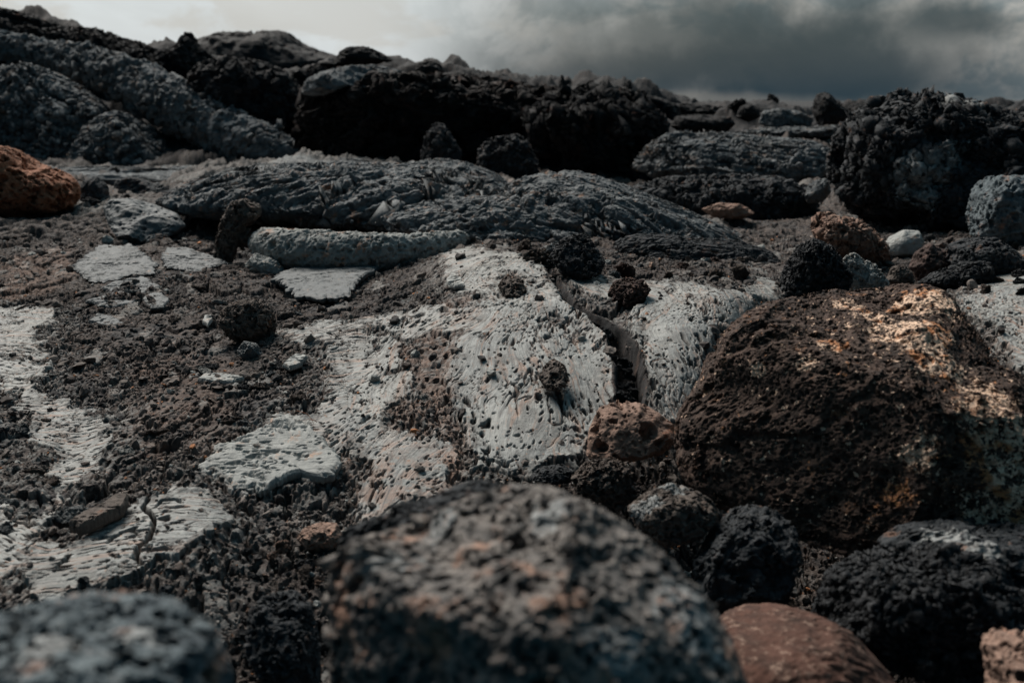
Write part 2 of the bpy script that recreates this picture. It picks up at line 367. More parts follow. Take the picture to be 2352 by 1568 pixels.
MR = hpoly([(1040,400),(1150,428),(1270,396),(1340,400),(1250,440),(1100,480),(1000,480),(700,400),(900,395)])
rust_a[r0:r2] = np.maximum(rust_a[r0:r2], .55*sm(-.1, .15, pdist(MR, xm, ym)))

def mesh_from(name, co, faces, attrs=None, smooth=True):
    """faces: (n,3) or (n,4) int array"""
    me = bpy.data.meshes.new(name)
    nv, nf, k = len(co), len(faces), faces.shape[1]
    me.vertices.add(nv); me.vertices.foreach_set('co', np.ascontiguousarray(co, F32).ravel())
    me.loops.add(nf*k); me.loops.foreach_set('vertex_index', np.ascontiguousarray(faces, np.int32).ravel())
    me.polygons.add(nf); me.polygons.foreach_set('loop_start', np.arange(0, nf*k, k, dtype=np.int32))
    me.polygons.foreach_set('use_smooth', np.full(nf, smooth, bool))
    for nm, v in (attrs or {}).items():
        a = me.attributes.new(nm, 'FLOAT', 'POINT'); a.data.foreach_set('value', np.ascontiguousarray(v, F32).ravel())
    me.update(); me.validate() if False else None
    return me
idx = np.arange(NX*NY).reshape(NY, NX)
fa_a = np.zeros(Xg.shape, F32); fc_a = np.zeros(Xg.shape, F32); fa_a[:r1] = s_al; fc_a[:r1] = s_ac
slope_fissure_shade_a[:r1] = np.maximum(slope_fissure_shade_a[:r1], (1-sm(-.002, .006, fis)))  # inside of the fissure goes near-black: its shade is painted into the colour
fc = np.stack([idx[:-1, :-1], idx[:-1, 1:], idx[1:, 1:], idx[1:, :-1]], -1).reshape(-1, 4)
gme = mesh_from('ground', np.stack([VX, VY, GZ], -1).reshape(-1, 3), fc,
                {'pale': pale_a, 'rope': rope_a, 'rust': rust_a, 'slope': slope_fissure_shade_a, 'fa': fa_a, 'fc': fc_a}, True)
ground = bpy.data.objects.new('ground', gme); col.objects.link(ground)
ground['kind'] = 'structure'; ground['label'] = 'rough lava ground of brown scoria, silvery cracked crust and a ropy mound'
def gz(x, y):
    """height of the finished ground"""
    x = np.atleast_1d(x).astype(float); y = np.atleast_1d(y).astype(float)
    fy = np.interp(y, ys, np.arange(NY)); fx = np.interp(x/np.maximum(y, .45), us, np.arange(NX))
    i = np.clip(fy.astype(int), 0, NY-2); j = np.clip(fx.astype(int), 0, NX-2); a = fy-i; b = fx-j
    return GZ[i, j]*(1-a)*(1-b)+GZ[i+1, j]*a*(1-b)+GZ[i, j+1]*(1-a)*b+GZ[i+1, j+1]*a*b
def gattr(A, x, y):
    i = np.rint(np.interp(y, ys, np.arange(NY))).astype(int); j = np.rint(np.interp(x/np.maximum(y, .45), us, np.arange(NX))).astype(int)
    return A[i, j]
print('ground', time.time()-T0)

# ------------------------------------------------------------------ materials
class NT:
    def __init__(s, name):
        s.m = bpy.data.materials.new(name); s.m.use_nodes = True; s.t = s.m.node_tree; s.t.nodes.clear()
    def n(s, typ, ins=None, **kw):
        nd = s.t.nodes.new(typ)
        for k, v in kw.items(): setattr(nd, k, v)
        for k, v in (ins or {}).items():
            if hasattr(v, 'is_output') or isinstance(v, bpy.types.NodeSocket): s.t.links.new(v, nd.inputs[k])
            else: nd.inputs[k].default_value = v
        return nd
    def noise(s, vec, scale, detail=4, rough=.6, dist=0.):
        return s.n('ShaderNodeTexNoise', {'Vector': vec, 'Scale': scale, 'Detail': detail, 'Roughness': rough, 'Distortion': dist}).outputs[0]
    def ramp(s, f, a, b, lo=0., hi=1.):
        return s.n('ShaderNodeMapRange', {0: f, 1: a, 2: b, 3: lo, 4: hi}, interpolation_type='SMOOTHSTEP').outputs[0]
    def mix(s, f, a, b):
        nd = s.n('ShaderNodeMix', data_type='RGBA')
        for k, v in ((0, f), (6, a), (7, b)):
            if isinstance(v, bpy.types.NodeSocket): s.t.links.new(v, nd.inputs[k])
            else: nd.inputs[k].default_value = (v if k == 0 else (*v, 1) if len(v) == 3 else v)
        return nd.outputs[2]
    def math(s, op, a, b=0., c=None):
        nd = s.n('ShaderNodeMath', operation=op)
        for k, v in ((0, a), (1, b)):
            if isinstance(v, bpy.types.NodeSocket): s.t.links.new(v, nd.inputs[k])
            else: nd.inputs[k].default_value = v
        return nd.outputs[0]
    def attr(s, nm): return s.n('ShaderNodeAttribute', attribute_name=nm).outputs['Fac']
    def finish(s, colr, rough, bump=None, spec=.35):
        b = s.n('ShaderNodeBsdfPrincipled', {'Base Color': colr, 'Roughness': rough, 'Specular IOR Level': spec})
        if bump is not None: s.t.links.new(bump, b.inputs['Normal'])
        o = s.n('ShaderNodeOutputMaterial'); s.t.links.new(b.outputs[0], o.inputs[0]); return s.m
    def bump(s, h, dist, strength=1., prev=None):
        nd = s.n('ShaderNodeBump', {'Height': h, 'Distance': dist, 'Strength': strength})
        if prev is not None: s.t.links.new(prev, nd.inputs['Normal'])
        return nd.outputs[0]

def ground_mat():
    g = NT('lava_ground'); P = g.n('ShaderNodeTexCoord').outputs['Object']
    pale, rope, rust = g.attr('pale'), g.attr('rope'), g.attr('rust')
    n1, n2, n3 = g.noise(P, 7, 5), g.noise(P, 45, 5, .7), g.noise(P, 160, 4, .7)
    sc1 = g.mix(g.ramp(n2, .35, .65), (.012, .011, .012), (.078, .058, .049))
    sc1 = g.mix(g.ramp(n3, .50, .68, 0, .8), sc1, (.20, .165, .145))
    sc1 = g.mix(g.ramp(n1, .45, .7, 0, .6), sc1, (.038, .040, .043))
    pc = g.mix(g.ramp(n2, .3, .65), (.15, .155, .152), (.27, .275, .262))
    pc = g.mix(g.ramp(n1, .4, .65, 0, .45), pc, (.31, .30, .275))
    pc = g.mix(g.ramp(n3, .60, .80, 0, .35), pc, (.12, .12, .12))
    rc = g.mix(g.ramp(n2, .3, .7), (.06, .065, .07), (.23, .235, .23))
    rc = g.mix(g.ramp(n1, .5, .7, 0, .5), rc, (.19, .16, .135))
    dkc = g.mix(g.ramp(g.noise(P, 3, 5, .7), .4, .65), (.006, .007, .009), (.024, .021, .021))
    sc1 = g.mix(g.attr('slope'), sc1, dkc)  # dark rock on the far slopes; in the fissure this colour is painted shade
    c = g.mix(rope, sc1, rc); c = g.mix(pale, c, pc)
    rn = g.noise(P, 28, 6, .75)
    rm = g.math('MULTIPLY', g.ramp(rn, .40, .56), rust)
    c = g.mix(rm, c, g.mix(n3, (.15, .085, .062), (.38, .25, .19)))
    fl = g.n('ShaderNodeCombineXYZ', {'X': g.attr('fa'), 'Y': g.attr('fc'), 'Z': 0.}).outputs[0]
    def fiber(sa, sc_, det, w=.5):
        m_ = g.n('ShaderNodeVectorMath', {0: fl, 1: (sa, sc_, 1.)}, operation='MULTIPLY').outputs[0]
        return g.noise(m_, 1., det, .65, w)
    f1, f2, f3 = fiber(14., 120., 5), fiber(45., 330., 3), fiber(7., 40., 4, 1.)
    c = g.mix(g.math('MULTIPLY', g.ramp(f1, .48, .64, 0, .85), pale), c, (.085, .085, .083))
    c = g.mix(g.math('MULTIPLY', g.ramp(f2, .55, .72, 0, .6), pale), c, (.06, .06, .06))
    c = g.mix(g.math('MULTIPLY', g.ramp(f3, .54, .64, 0, .6), pale), c, (.27, .155, .105))
    c = g.mix(g.math('MULTIPLY', g.ramp(g.noise(P, 14, 6, .75), .50, .66, 0, .55), pale), c, (.11, .105, .10))
    sp = g.math('MULTIPLY', g.ramp(g.noise(P, 90, 3, .6), .66, .71), .6)
    c = g.mix(sp, c, (.30, .13, .06))
    bs = g.math('SUBTRACT', 1., g.math('MULTIPLY', pale, .72)); b = g.bump(n3, .004, bs); b = g.bump(g.noise(P, 420, 3, .7), .0018, bs, b)
    b = g.bump(g.math('ADD', g.math('MULTIPLY', f1, .7), g.math('MULTIPLY', f2, .4)), .0035, g.math('MULTIPLY', pale, .9), b)
    return g.finish(c, g.math('SUBTRACT', .92, g.math('MULTIPLY', pale, .22)), b)
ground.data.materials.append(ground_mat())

def rock_mat(name, dark, mid, light, scale=1., rust=0., rustc=(.25, .11, .06), lichen=0., lichc=(.78, .54, .39), crust=None, bumpd=.004, rough=.9):
    g = NT(name); P = g.n('ShaderNodeTexCoord').outputs['Object']
    n1, n2, n3 = g.noise(P, 9*scale, 5), g.noise(P, 40*scale, 5, .7), g.noise(P, 150*scale, 4, .7)
    c = g.mix(g.ramp(n2, .32, .66), dark, mid)
    c = g.mix(g.ramp(n3, .52, .75, 0, .75), c, light)
    c = g.mix(g.ramp(n1, .42, .62, 0, .6), c, mid)
    crust = crust or (.27, .275, .27)
    if True:
        up = g.attr('crust')
        if not lichen: c = g.mix(up, c, g.mix(g.ramp(n2, .3, .65), tuple(v*.6 for v in crust), crust))
    if rust > 0:
        c = g.mix(g.math('MULTIPLY', g.ramp(g.noise(P, 22*scale, 5, .7), .62-.22*rust, .74-.22*rust), .85), c, rustc)
    if lichen > 0:
        big = up
        sm_ = g.ramp(g.noise(P, 75*scale, 5, .7), .46, .50)
        tiny = g.ramp(g.noise(P, 90*scale, 2, .5), .66, .69)
        lm = g.math('MAXIMUM', g.math('MULTIPLY', big, sm_), g.math('MULTIPLY', tiny, .9))
        c = g.mix(lm, c, g.mix(g.ramp(g.noise(P, 14*scale, 2), .54, .62), lichc, (.46, .20, .09)))
    b = g.bump(n3, bumpd, .9); b = g.bump(g.noise(P, 400*scale, 3, .7), bumpd*.4, .9, b)
    return g.finish(c, rough, b)
M = {
 'pit_grey':  rock_mat('pitted_grey_lava', (.045, .044, .045), (.19, .168, .152), (.36, .32, .28), .9, .35, (.34, .19, .13)),
 'blue_grey': rock_mat('blue_grey_lava', (.035, .048, .058), (.115, .14, .15), (.22, .23, .225), .8, .25, (.30, .17, .12)),
 'brown_lich': rock_mat('brown_lichened_lava', (.016, .011, .009), (.085, .052, .039), (.22, .14, .105), 1.2, .05, (.26, .12, .06), .9),
 'red_smooth': rock_mat('smooth_red_brown_lava', (.030, .015, .010), (.085, .038, .026), (.44, .30, .23), .6, 0, bumpd=.002, rough=.95),
 'black':     rock_mat('black_cinder', (.010, .011, .013), (.030, .032, .035), (.11, .11, .11), 1.),
 'dark':      rock_mat('dark_lava', (.009, .012, .015), (.034, .037, .041), (.12, .115, .108), 1., .2, (.14, .075, .05)),
 'dark_far':  rock_mat('dark_lava_weathered', (.006, .007, .009), (.019, .018, .019), (.07, .066, .062), .3, .2, (.09, .045, .032), bumpd=.02),
 'brown_far': rock_mat('dark_brown_lava_cliff', (.006, .005, .005), (.016, .011, .010), (.045, .032, .028), .22, .2, (.09, .045, .03), bumpd=.02),
 'grey_far':  rock_mat('weathered_grey_lava', (.035, .042, .048), (.17, .18, .185), (.38, .36, .33), .3, .3, (.19, .135, .105), bumpd=.015),
 'pale':      rock_mat('silvery_grey_crust', (.15, .155, .15), (.28, .283, .268), (.34, .33, .305), 1., .25, (.32, .20, .14), bumpd=.002, rough=.75),
 'plate':     rock_mat('slate_grey_crust_plate', (.040, .047, .051), (.082, .090, .093), (.14, .142, .138), 1., .04, (.28, .16, .1), bumpd=.0015, rough=.72),
 'orange':    rock_mat('rust_orange_scoria', (.09, .035, .02), (.34, .14, .075), (.55, .30, .19), 1., 0),
 'tan':       rock_mat('tan_scoria', (.11, .065, .048), (.26, .165, .125), (.38, .26, .20), 1., .2, (.33, .14, .08), bumpd=.0018),
 'brown':     rock_mat('brown_scoria', (.04, .030, .026), (.12, .095, .08), (.21, .175, .15), 1., .15),
 'redbrown':  rock_mat('red_brown_cinder', (.025, .014, .012), (.07, .042, .034), (.14, .10, .085), 1., .2),
 'ropy':      rock_mat('ropy_grey_lava', (.045, .052, .060), (.145, .155, .158), (.28, .27, .25), 1., .28, (.30, .17, .11), bumpd=.004, rough=.8),
 'tube':      rock_mat('pale_lava_roll', (.14, .145, .14), (.27, .275, .26), (.36, .35, .32), 1., .3, (.36, .19, .12), bumpd=.003, rough=.8),
}

# ------------------------------------------------------------------ rock builders
_ico = {}
def ico(n):
    if n not in _ico:
        bm = bmesh.new(); bmesh.ops.create_icosphere(bm, subdivisions=n, radius=1)
        bm.verts.ensure_lookup_table()
        v = np.array([p.co[:] for p in bm.verts]); f = np.array([[q.index for q in t.verts] for t in bm.faces], np.int32); bm.free()
        v /= np.linalg.norm(v, axis=1)[:, None]
        _ico[n] = (v, f)
    return _ico[n]
def normals(v, f):
    a, b, c = v[f[:, 0]], v[f[:, 1]], v[f[:, 2]]; fn = np.cross(b-a, c-a)
    N = np.zeros_like(v)
    for k in range(3):
        for j in range(3): N[:, j] += np.bincount(f[:, k], fn[:, j], len(v))
    return N/np.maximum(np.linalg.norm(N, axis=1), 1e-12)[:, None]
def detail(v, f, L, seed, rough=1., pores=(), facet=0, strip=None, low=.10, cuts=(), hi=1., chunk=()):
    """L: object size; rough: strength of lumps; pores: (cell, depth, share[, radius])"""
    o = seed*3.17
    for cx, cy, cz, pc in cuts:
        d = np.array([cx, cy, cz]); d /= np.linalg.norm(d); q = v@d; lim = np.percentile(q, pc); v = v-d[None]*(np.maximum(q-lim, 0)*.88)[:, None]
    N = normals(v, f)
    if facet:
        rg = np.random.RandomState(seed); c = v.mean(0)
        rad = np.linalg.norm(v-c, axis=1).mean()
        for _ in range(facet):
            d = rg.normal(size=3); d /= np.linalg.norm(d)
            q = (v-c)@d; lim = np.percentile(q, rg.uniform(80, 93))
            v = v - d[None]*(np.maximum(q-lim, 0)*rg.uniform(.6, .95))[:, None]
        N = normals(v, f)
    x, y, z = (v/L).T
    h = low*rough*fbm3(x*1.7+o, y*1.7, z*1.7, 3, seed) + .028*hi*rough*fbm3(x*6+o, y*6, z*6, 6, seed+5, .62)
    v = v + N*(h*L)[:, None]
    for cs, am in chunk:
        N = normals(v, f); q = v/(cs*L); wp = [q[:, k]+.35*vn3(q[:, 0]*1.7+k*9, q[:, 1]*1.7, q[:, 2]*1.7, seed+70+k) for k in range(3)]
        f1, f2, ci = worley3(*wp, seed+71); v = v+N*(am*L*((ci-.5)*sm(.0, .14, f2-f1)-.5*(1-sm(0, .10, f2-f1))))[:, None]
    if pores:
        N = normals(v, f)
    d = np.zeros(len(v))
    for p in pores:
        cell, dep, share = p[:3]; rr = p[3] if len(p) > 3 else .5
        w = .35*vn3(v[:, 0]/cell, v[:, 1]/cell, v[:, 2]/cell, seed+61)
        f1, f2, ci = worley3(v[:, 0]/cell+w, v[:, 1]/cell+w, v[:, 2]/cell-w, seed+int(cell*1e4))
        d -= dep*1.25*(1-sm(rr*.5, rr*.95, f1*(1+.7*(ci/share-.5))))*(ci < share)
    for st_ in (strip if isinstance(strip, list) else [strip] if strip else []):
        (dx, dy, dz), wl, ws, am = st_
        ax = np.array([dx, dy, dz]); ax = ax/np.linalg.norm(ax)
        a = v@ax; pr = v-a[:, None]*ax
        wv = .5*fbm3(v[:, 0]/(wl*1.2), v[:, 1]/(wl*1.2), v[:, 2]/(wl*1.2), 2, seed+40)
        g = [pr[:, k]/ws+(.6*a/wl if k == 0 else 0)+wv*1.6 for k in range(3)]
        d += am*(vn3(g[0], g[1], g[2]+a/wl, seed+33)+.6*vn3(g[0]*2.1, g[1]*2.1, g[2]*2.1+a/wl*2, seed+34)+.35*vn3(g[0]*4.3, g[1]*4.3, g[2]*4.3+a/wl*4, seed+37))
        d -= am*2.*sm(.86, .98, 1-np.abs(vn3(g[0]*.9, g[1]*.9, g[2]*.9+a/wl*.7, seed+35)))*sm(-.2, .3, vn3(v[:, 0]/wl/2, v[:, 1]/wl/2, v[:, 2]/wl/2, seed+36))
    return v + N*d[:, None]
def link(name, v, f, mat, label, cat, origin=None, group=None, attrs=None):
    o0 = v.mean(0) if origin is None else np.asarray(origin)
    me = mesh_from(name, v-o0, f, attrs); me.materials.append(mat)
    o = bpy.data.objects.new(name, me); col.objects.link(o); o.location = o0
    if label: o['label'] = label
    if cat: o['category'] = cat
    if group: o['group'] = group
    return o
def outline_rock(pl, Y, T, sub=7, nexp=2.4, lean=0., center=None):
    """a solid rock whose front view follows an outline; its own distance Y, half depth T"""
    W = np.array([at(a, b, Y) for a, b in pl])[:, [0, 2]]
    if center is None:
        P = W; a = 0; cx = cy = 0
        for i in range(len(P)):
            q, r = P[i], P[(i+1) % len(P)]; w = q[0]*r[1]-r[0]*q[1]; a += w; cx += (q[0]+r[0])*w; cy += (q[1]+r[1])*w
        c = np.array([cx/(3*a), cy/(3*a)])
    else: c = at(center[0], center[1], Y)[[0, 2]]
    hw = (W.max(0)-W.min(0))/2; W = c+(W-c)/hw        # work in a frame where the rock is as wide as it is high
    th, rho = [], []
    for i in range(len(W)):
        q, r = W[i]-c, W[(i+1) % len(W)]-c
        for t in np.linspace(0, 1, 8, endpoint=False):
            p = q+(r-q)*t; th.append(math.atan2(p[1], p[0])); rho.append(math.hypot(*p))
    od = np.argsort(th); th = np.array(th)[od]; rho = np.array(rho)[od]
    g = np.linspace(-math.pi, math.pi, 361)
    R = np.interp(g, np.concatenate([th-2*math.pi, th, th+2*math.pi]), np.tile(rho, 3))
    k = np.exp(-np.arange(-4, 5)**2/6.); k /= k.sum()
    R = np.convolve(np.concatenate([R[-5:-1], R, R[1:5]]), k, 'valid')
    v, f = ico(sub)
    dx, dy, dz = v.T; Tn = T/math.sqrt(hw[0]*hw[1]); s = np.hypot(dx, dz); ang = np.arctan2(dz, dx)
    rr = np.interp(ang, g, R)
    r = ((s/rr)**nexp + (np.abs(dy)/Tn)**nexp)**(-1/nexp)
    w = np.stack([dx*r*hw[0], dy*r*T/Tn, dz*r*hw[1]], 1)
    w[:, 1] += lean*w[:, 2]
    w += np.array([c[0], Y, c[1]])
    return w, f, float(math.sqrt(hw[0]*hw[1]))
def fit(v, pl, it=5):
    """reshape the finished rock a little so that its own silhouette follows the outline"""
    pl = np.array(pl, float); m = len(pl); A = np.concatenate([pl[i]+(pl[(i+1) % m]-pl[i])*np.linspace(0, 1, 20, endpoint=False)[:, None] for i in range(m)])
    oc = (A.max(0)+A.min(0))/2; hx = (A.max(0)-A.min(0))/2; nb = 120; bins = np.linspace(-math.pi, math.pi, nb+1); mid = (bins[1:]+bins[:-1])/2
    def prof(P):
        q = (P-oc)/hx; a = np.arctan2(q[:, 1], q[:, 0]); r = np.hypot(q[:, 0], q[:, 1]); k = np.clip(np.digitize(a, bins)-1, 0, nb-1)
        o = np.zeros(nb); np.maximum.at(o, k, r); o[o == 0] = o[o > 0].mean(); return o
    def proj(v):
        q = v-np.array([0, 0, CAM_H]); D = q[:, 1]*cp-q[:, 2]*sp
        return np.stack([CX+FPX*q[:, 0]/D, CY-FPX*(q[:, 1]*sp+q[:, 2]*cp)/D], 1), D
    ro = prof(A); ker = np.array([1, 2, 3, 2, 1])/9.
    ro = np.convolve(np.concatenate([ro[-2:], ro, ro[:2]]), ker, 'valid')
    for k in range(it):
        P, D = proj(v)
        if k == 0:
            e = oc-(P.max(0)+P.min(0))/2; mm = D.mean()/FPX; v = v+np.array([e[0]*mm, 0, -e[1]*mm]); P, D = proj(v)
        f = ro/prof(P); f = np.convolve(np.concatenate([f[-2:], f, f[:2]]), ker, 'valid')
        q = (P-oc)/hx; a = np.arctan2(q[:, 1], q[:, 0]); s = np.clip(np.interp(a, mid, f, period=2*math.pi), .5, 1.8)
        s = 1+(s-1)*np.clip(np.hypot(q[:, 0], q[:, 1])/np.interp(a, mid, ro, period=2*math.pi)*1.2, 0, 1)
        dq = q*hx*(s-1)[:, None]; v = v+np.stack([dq[:, 0]*D/FPX, 0*D, -dq[:, 1]*D/FPX], 1)
    return v
def orock(name, pl, Y, T, mat, label, cat, sub=7, nexp=2.4, lean=0., rough=1., pores=(), facet=0, seed=1, strip=None, group=None, center=None, low=.10, crust=(), cuts=(), hi=1., chunk=None):
    if chunk is None: chunk = ((.60, .12), (.24, .05)) if cat in ('outcrop', 'rock spike') else ((.55, .11), (.22, .05)) if cat in ('rock', 'cinder', 'stone') and 'smooth' not in label else ()
    if Y < 4 and cat in ('stone', 'cinder', 'rock') and seed >= 30:
        q = max(pl, key=lambda p_: p_[1]); Y = hit((min(p_[0] for p_ in pl)+max(p_[0] for p_ in pl))/2, q[1]-6)[1]+T*.5
    if cat == 'outcrop' and strip is None: strip = ((1, .1, -.15), 1.3, .09, .022)
    v, f, L = outline_rock(pl, Y, T, sub, nexp, lean, center)
    v = detail(v, f, L, seed, rough, pores, facet, strip, low, cuts, hi, chunk)
    v = fit(v, pl); at_ = None
    if crust:
        c = np.zeros(len(v))
        for px, py, r in crust:          # a paler patch round the point of the rock that lies on this line of sight
            d0 = ray(px, py); d0 /= np.linalg.norm(d0); q = v-np.array([0, 0, CAM_H]); t_ = q@d0
            k = np.argmin(np.linalg.norm(q-t_[:, None]*d0, axis=1)*6+t_); w = v[k]; R_ = r/FPX*t_[k]
            dd = np.linalg.norm(v-w, axis=1)/R_+.55*fbm3(v[:, 0]/R_*2.2, v[:, 1]/R_*2.2, v[:, 2]/R_*2.2, 4, seed+9, .6)
            c = np.maximum(c, 1-sm(.85, 1.05, dd))
        at_ = {'crust': c}
    return link(name, v, f, M[mat], label, cat, group=group, attrs=at_)

exec_objects = True
# ------------------------------------------------------------------ the boulders in front
orock('boulder', [(745,1264),(800,1245),(900,1210),(1000,1172),(1080,1140),(1130,1116),(1210,1106),(1290,1122),(1380,1165),(1440,1200),(1500,1245),(1560,1300),(1610,1350),(1655,1410),(1690,1490),(1720,1580),(1760,1800),(1300,1900),(900,1850),(770,1700),(745,1500)],
      .62, .14, 'pit_grey', 'large out of focus pitted grey-tan boulder at the bottom centre of the photo', 'boulder', sub=8, nexp=2.05, lean=.15, rough=.8,
      pores=((.0095, .0075, .5, .45), (.0052, .003, .45), (.019, .013, .25, .45)), seed=3, chunk=((.5, .04), (.2, .012)), cuts=((-.75, -.6, .0, 80), (-.35, -.3, .88, 90)), crust=((1600,1400,110),(1420,1500,70),(1250,1180,60),(880,1290,80),(1010,1210,50)))
orock('rock', [(770,1240),(800,1214),(870,1182),(960,1150),(1050,1112),(1105,1097),(1150,1104),(1165,1140),(1100,1190),(950,1250),(820,1290)],
      .80, .05, 'dark', 'dark pitted ledge of rock behind the left shoulder of the big pitted boulder', 'rock', sub=7, rough=1.2, pores=((.010, .005, .6), (.006, .003, .5)), seed=4)
orock('boulder', [(-20,1412),(60,1388),(150,1362),(260,1352),(400,1368),(470,1408),(515,1470),(540,1568),(560,1750),(300,1900),(-300,1850),(-380,1600),(-200,1450)],
      .50, .11, 'blue_grey', 'blurred blue-grey pitted boulder in the bottom left corner', 'boulder', sub=8, nexp=2.4, lean=.1, rough=.7,
      pores=((.013, .0075, .5), (.0075, .0035, .6), (.025, .012, .25)), seed=5, chunk=((.45, .04), (.16, .03)), crust=((120,1480,60),(330,1450,50)))
orock('boulder', [(1545,985),(1562,930),(1600,890),(1612,840),(1640,790),(1680,735),(1740,700),(1830,678),(1900,660),(1985,672),(2050,650),(2140,650),(2190,672),(2205,712),(2250,765),(2290,832),(2370,870),(2460,950),(2560,1100),(2500,1230),(2250,1300),(2000,1300),(1800,1230),(1650,1170),(1560,1100)],
      1.45, .20, 'brown_lich', 'largest boulder, brown with orange and cream lichen spots, on the right', 'boulder', sub=9, nexp=3.4, lean=.3, rough=.55, low=.05, crust=((2080,755,85),(2170,830,70),(1910,790,30),(2120,690,65),(2000,725,35),(1740,850,18),(2270,900,50),(2290,1000,75),(2330,1080,90),(2110,1040,42),(2240,1165,38),(2060,1130,30),(2230,940,40),(2350,1180,55),(1950,700,32),(1850,830,20)),
      pores=((.0075, .003, .55), (.005, .0018, .6), (.016, .005, .2)), seed=8, cuts=((-.55, -.75, .35, 84), (.1, -.35, .93, 84), (.75, -.55, .35, 86)), chunk=((.6, .03),))
orock('stone', [(1640,1420),(1700,1386),(1790,1384),(1880,1410),(1960,1452),(2030,1530),(2080,1600),(2150,1750),(1900,1850),(1600,1800),(1560,1600)],
      .92, .13, 'red_smooth', 'smooth red-brown stone with pale flecks at the bottom edge, right of the big pitted boulder', 'stone', sub=7, nexp=2.2, lean=.4, rough=.25, seed=12, strip=((1, .4, -.6), .05, .008, .0012))
orock('boulder', [(1860,1400),(1900,1300),(1970,1262),(2060,1240),(2160,1235),(2300,1290),(2420,1380),(2420,1600),(2200,1600),(2000,1520),(1900,1480)],
      1.08, .13, 'black', 'dark blue-black pitted boulder in the shadow under the lichened boulder', 'boulder', sub=8, rough=1.3, pores=((.016, .008, .6), (.008, .004, .7)), seed=14, facet=3, chunk=((.5, .10), (.2, .06), (.08, .025)))
orock('boulder', [(2010,1240),(2060,1205),(2130,1190),(2200,1183),(2300,1192),(2400,1215),(2520,1290),(2480,1360),(2300,1350),(2150,1320),(2050,1290)],
      1.18, .12, 'dark', 'dark grey folded boulder at the right edge below the lichened boulder', 'boulder', sub=7, rough=1., pores=((.016, .005, .5),), seed=15, facet=4, chunk=((.5, .10), (.2, .05)), crust=((2170,1225,45),(2260,1260,40)))
orock('boulder', [(1590,1290),(1630,1215),(1680,1165),(1730,1155),(1780,1168),(1830,1212),(1845,1280),(1810,1400),(1700,1430),(1600,1400)],
      1.2, .10, 'dark', 'knobbly dark rock with a grey speckled top between the two largest boulders', 'rock', sub=7, rough=1.2, pores=((.012, .005, .6),), seed=16, facet=4)
orock('rock', [(1438,1165),(1480,1130),(1540,1106),(1600,1125),(1640,1150),(1652,1190),(1610,1240),(1530,1260),(1470,1230)],
      1.26, .06, 'brown', 'small rock, pale on its left side and pinkish on top, behind the front boulder', 'rock', sub=7, rough=1.1, pores=((.010, .004, .6),), seed=17, facet=4, crust=((1480,1160,40),(1550,1115,30)))
orock('rock', [(2250,1460),(2290,1438),(2352,1450),(2450,1470),(2520,1600),(2450,1720),(2270,1700),(2262,1550)],
      .84, .09, 'tan', 'blurred pinkish pale rock in the bottom right corner', 'rock', sub=7, rough=1., pores=((.020, .008, .5),), seed=18, facet=3)
orock('stone', [(1345,1050),(1352,985),(1375,935),(1420,920),(1475,925),(1515,948),(1548,975),(1552,1015),(1520,1045),(1450,1062),(1390,1065)],
      1.62, .055, 'tan', 'pinkish tan stone with large smooth holes beside the lichened boulder', 'stone', sub=7, nexp=2.5, lean=.5, rough=.8, pores=((.032, .016, .55), (.009, .003, .5)), seed=19, facet=2)
orock('stone', [(1310,1095),(1345,1058),(1400,1050),(1445,1062),(1455,1100),(1465,1145),(1420,1172),(1365,1150),(1325,1130)],
      1.5, .045, 'brown', 'grey-brown sponge-like cinder full of holes under the tan stone', 'stone', sub=7, rough=.9, pores=((.010, .007, .95, .6),), seed=20)
orock('stone', [(1215,1095),(1240,1072),(1290,1064),(1320,1080),(1310,1110),(1240,1115)], 1.56, .035, 'black', 'small black cinder lying left of the sponge-like cinder', 'stone', sub=6, rough=1.2, pores=((.008, .004, .7),), seed=21)
orock('rock', [(570,1400),(610,1362),(680,1352),(715,1385),(735,1460),(740,1580),(620,1600),(560,1500)], 1.12, .07, 'dark', 'dark blue-streaked rock in the gap between the two front boulders', 'rock', sub=7, rough=1.3, pores=((.012, .005, .7),), seed=22, facet=4)
orock('stone', [(680,1240),(695,1212),(735,1198),(775,1200),(790,1235),(760,1262),(705,1270)], 1.42, .03, 'tan', 'pinkish stone at the foot of the rust streaked crust', 'stone', sub=6, rough=1.2, pores=((.012, .004, .5),), seed=23, facet=4)

# ------------------------------------------------------------------ middle ground
orock('cinder', [(1262,590),(1272,566),(1295,545),(1330,534),(1355,545),(1375,575),(1392,600),(1380,632),(1340,645),(1290,632)], 3.0, .075, 'black', 'rounded black cinder at the back edge of the silvery crust, centre of the photo', 'cinder', sub=7, lean=.6, rough=1.6, pores=((.014, .008, .8),), seed=30, facet=3)
orock('cinder', [(1395,672),(1410,645),(1440,636),(1478,642),(1496,665),(1480,692),(1440,706),(1405,695)], 2.62, .05, 'redbrown', 'dark red-brown cinder standing beside the top of the fissure', 'cinder', sub=7, lean=.6, rough=1.9, pores=((.012, .006, .8),), seed=31, facet=3)
orock('cinder', [(1142,655),(1165,628),(1200,645),(1212,670),(1195,686),(1158,684)], 2.55, .035, 'brown', 'small porous dark cinder resting on top of the silvery dome', 'cinder', sub=6, lean=1.4, rough=1., pores=((.012, .007, .95, .6),), seed=32)
orock('stone', [(1236,868),(1252,835),(1272,822),(1298,838),(1308,872),(1290,898),(1256,898)], 1.98, .03, 'brown', 'porous brown stone stuck on the face of the silvery dome', 'stone', sub=6, lean=1.2, rough=.9, pores=((.010, .005, .9, .6),), seed=33)
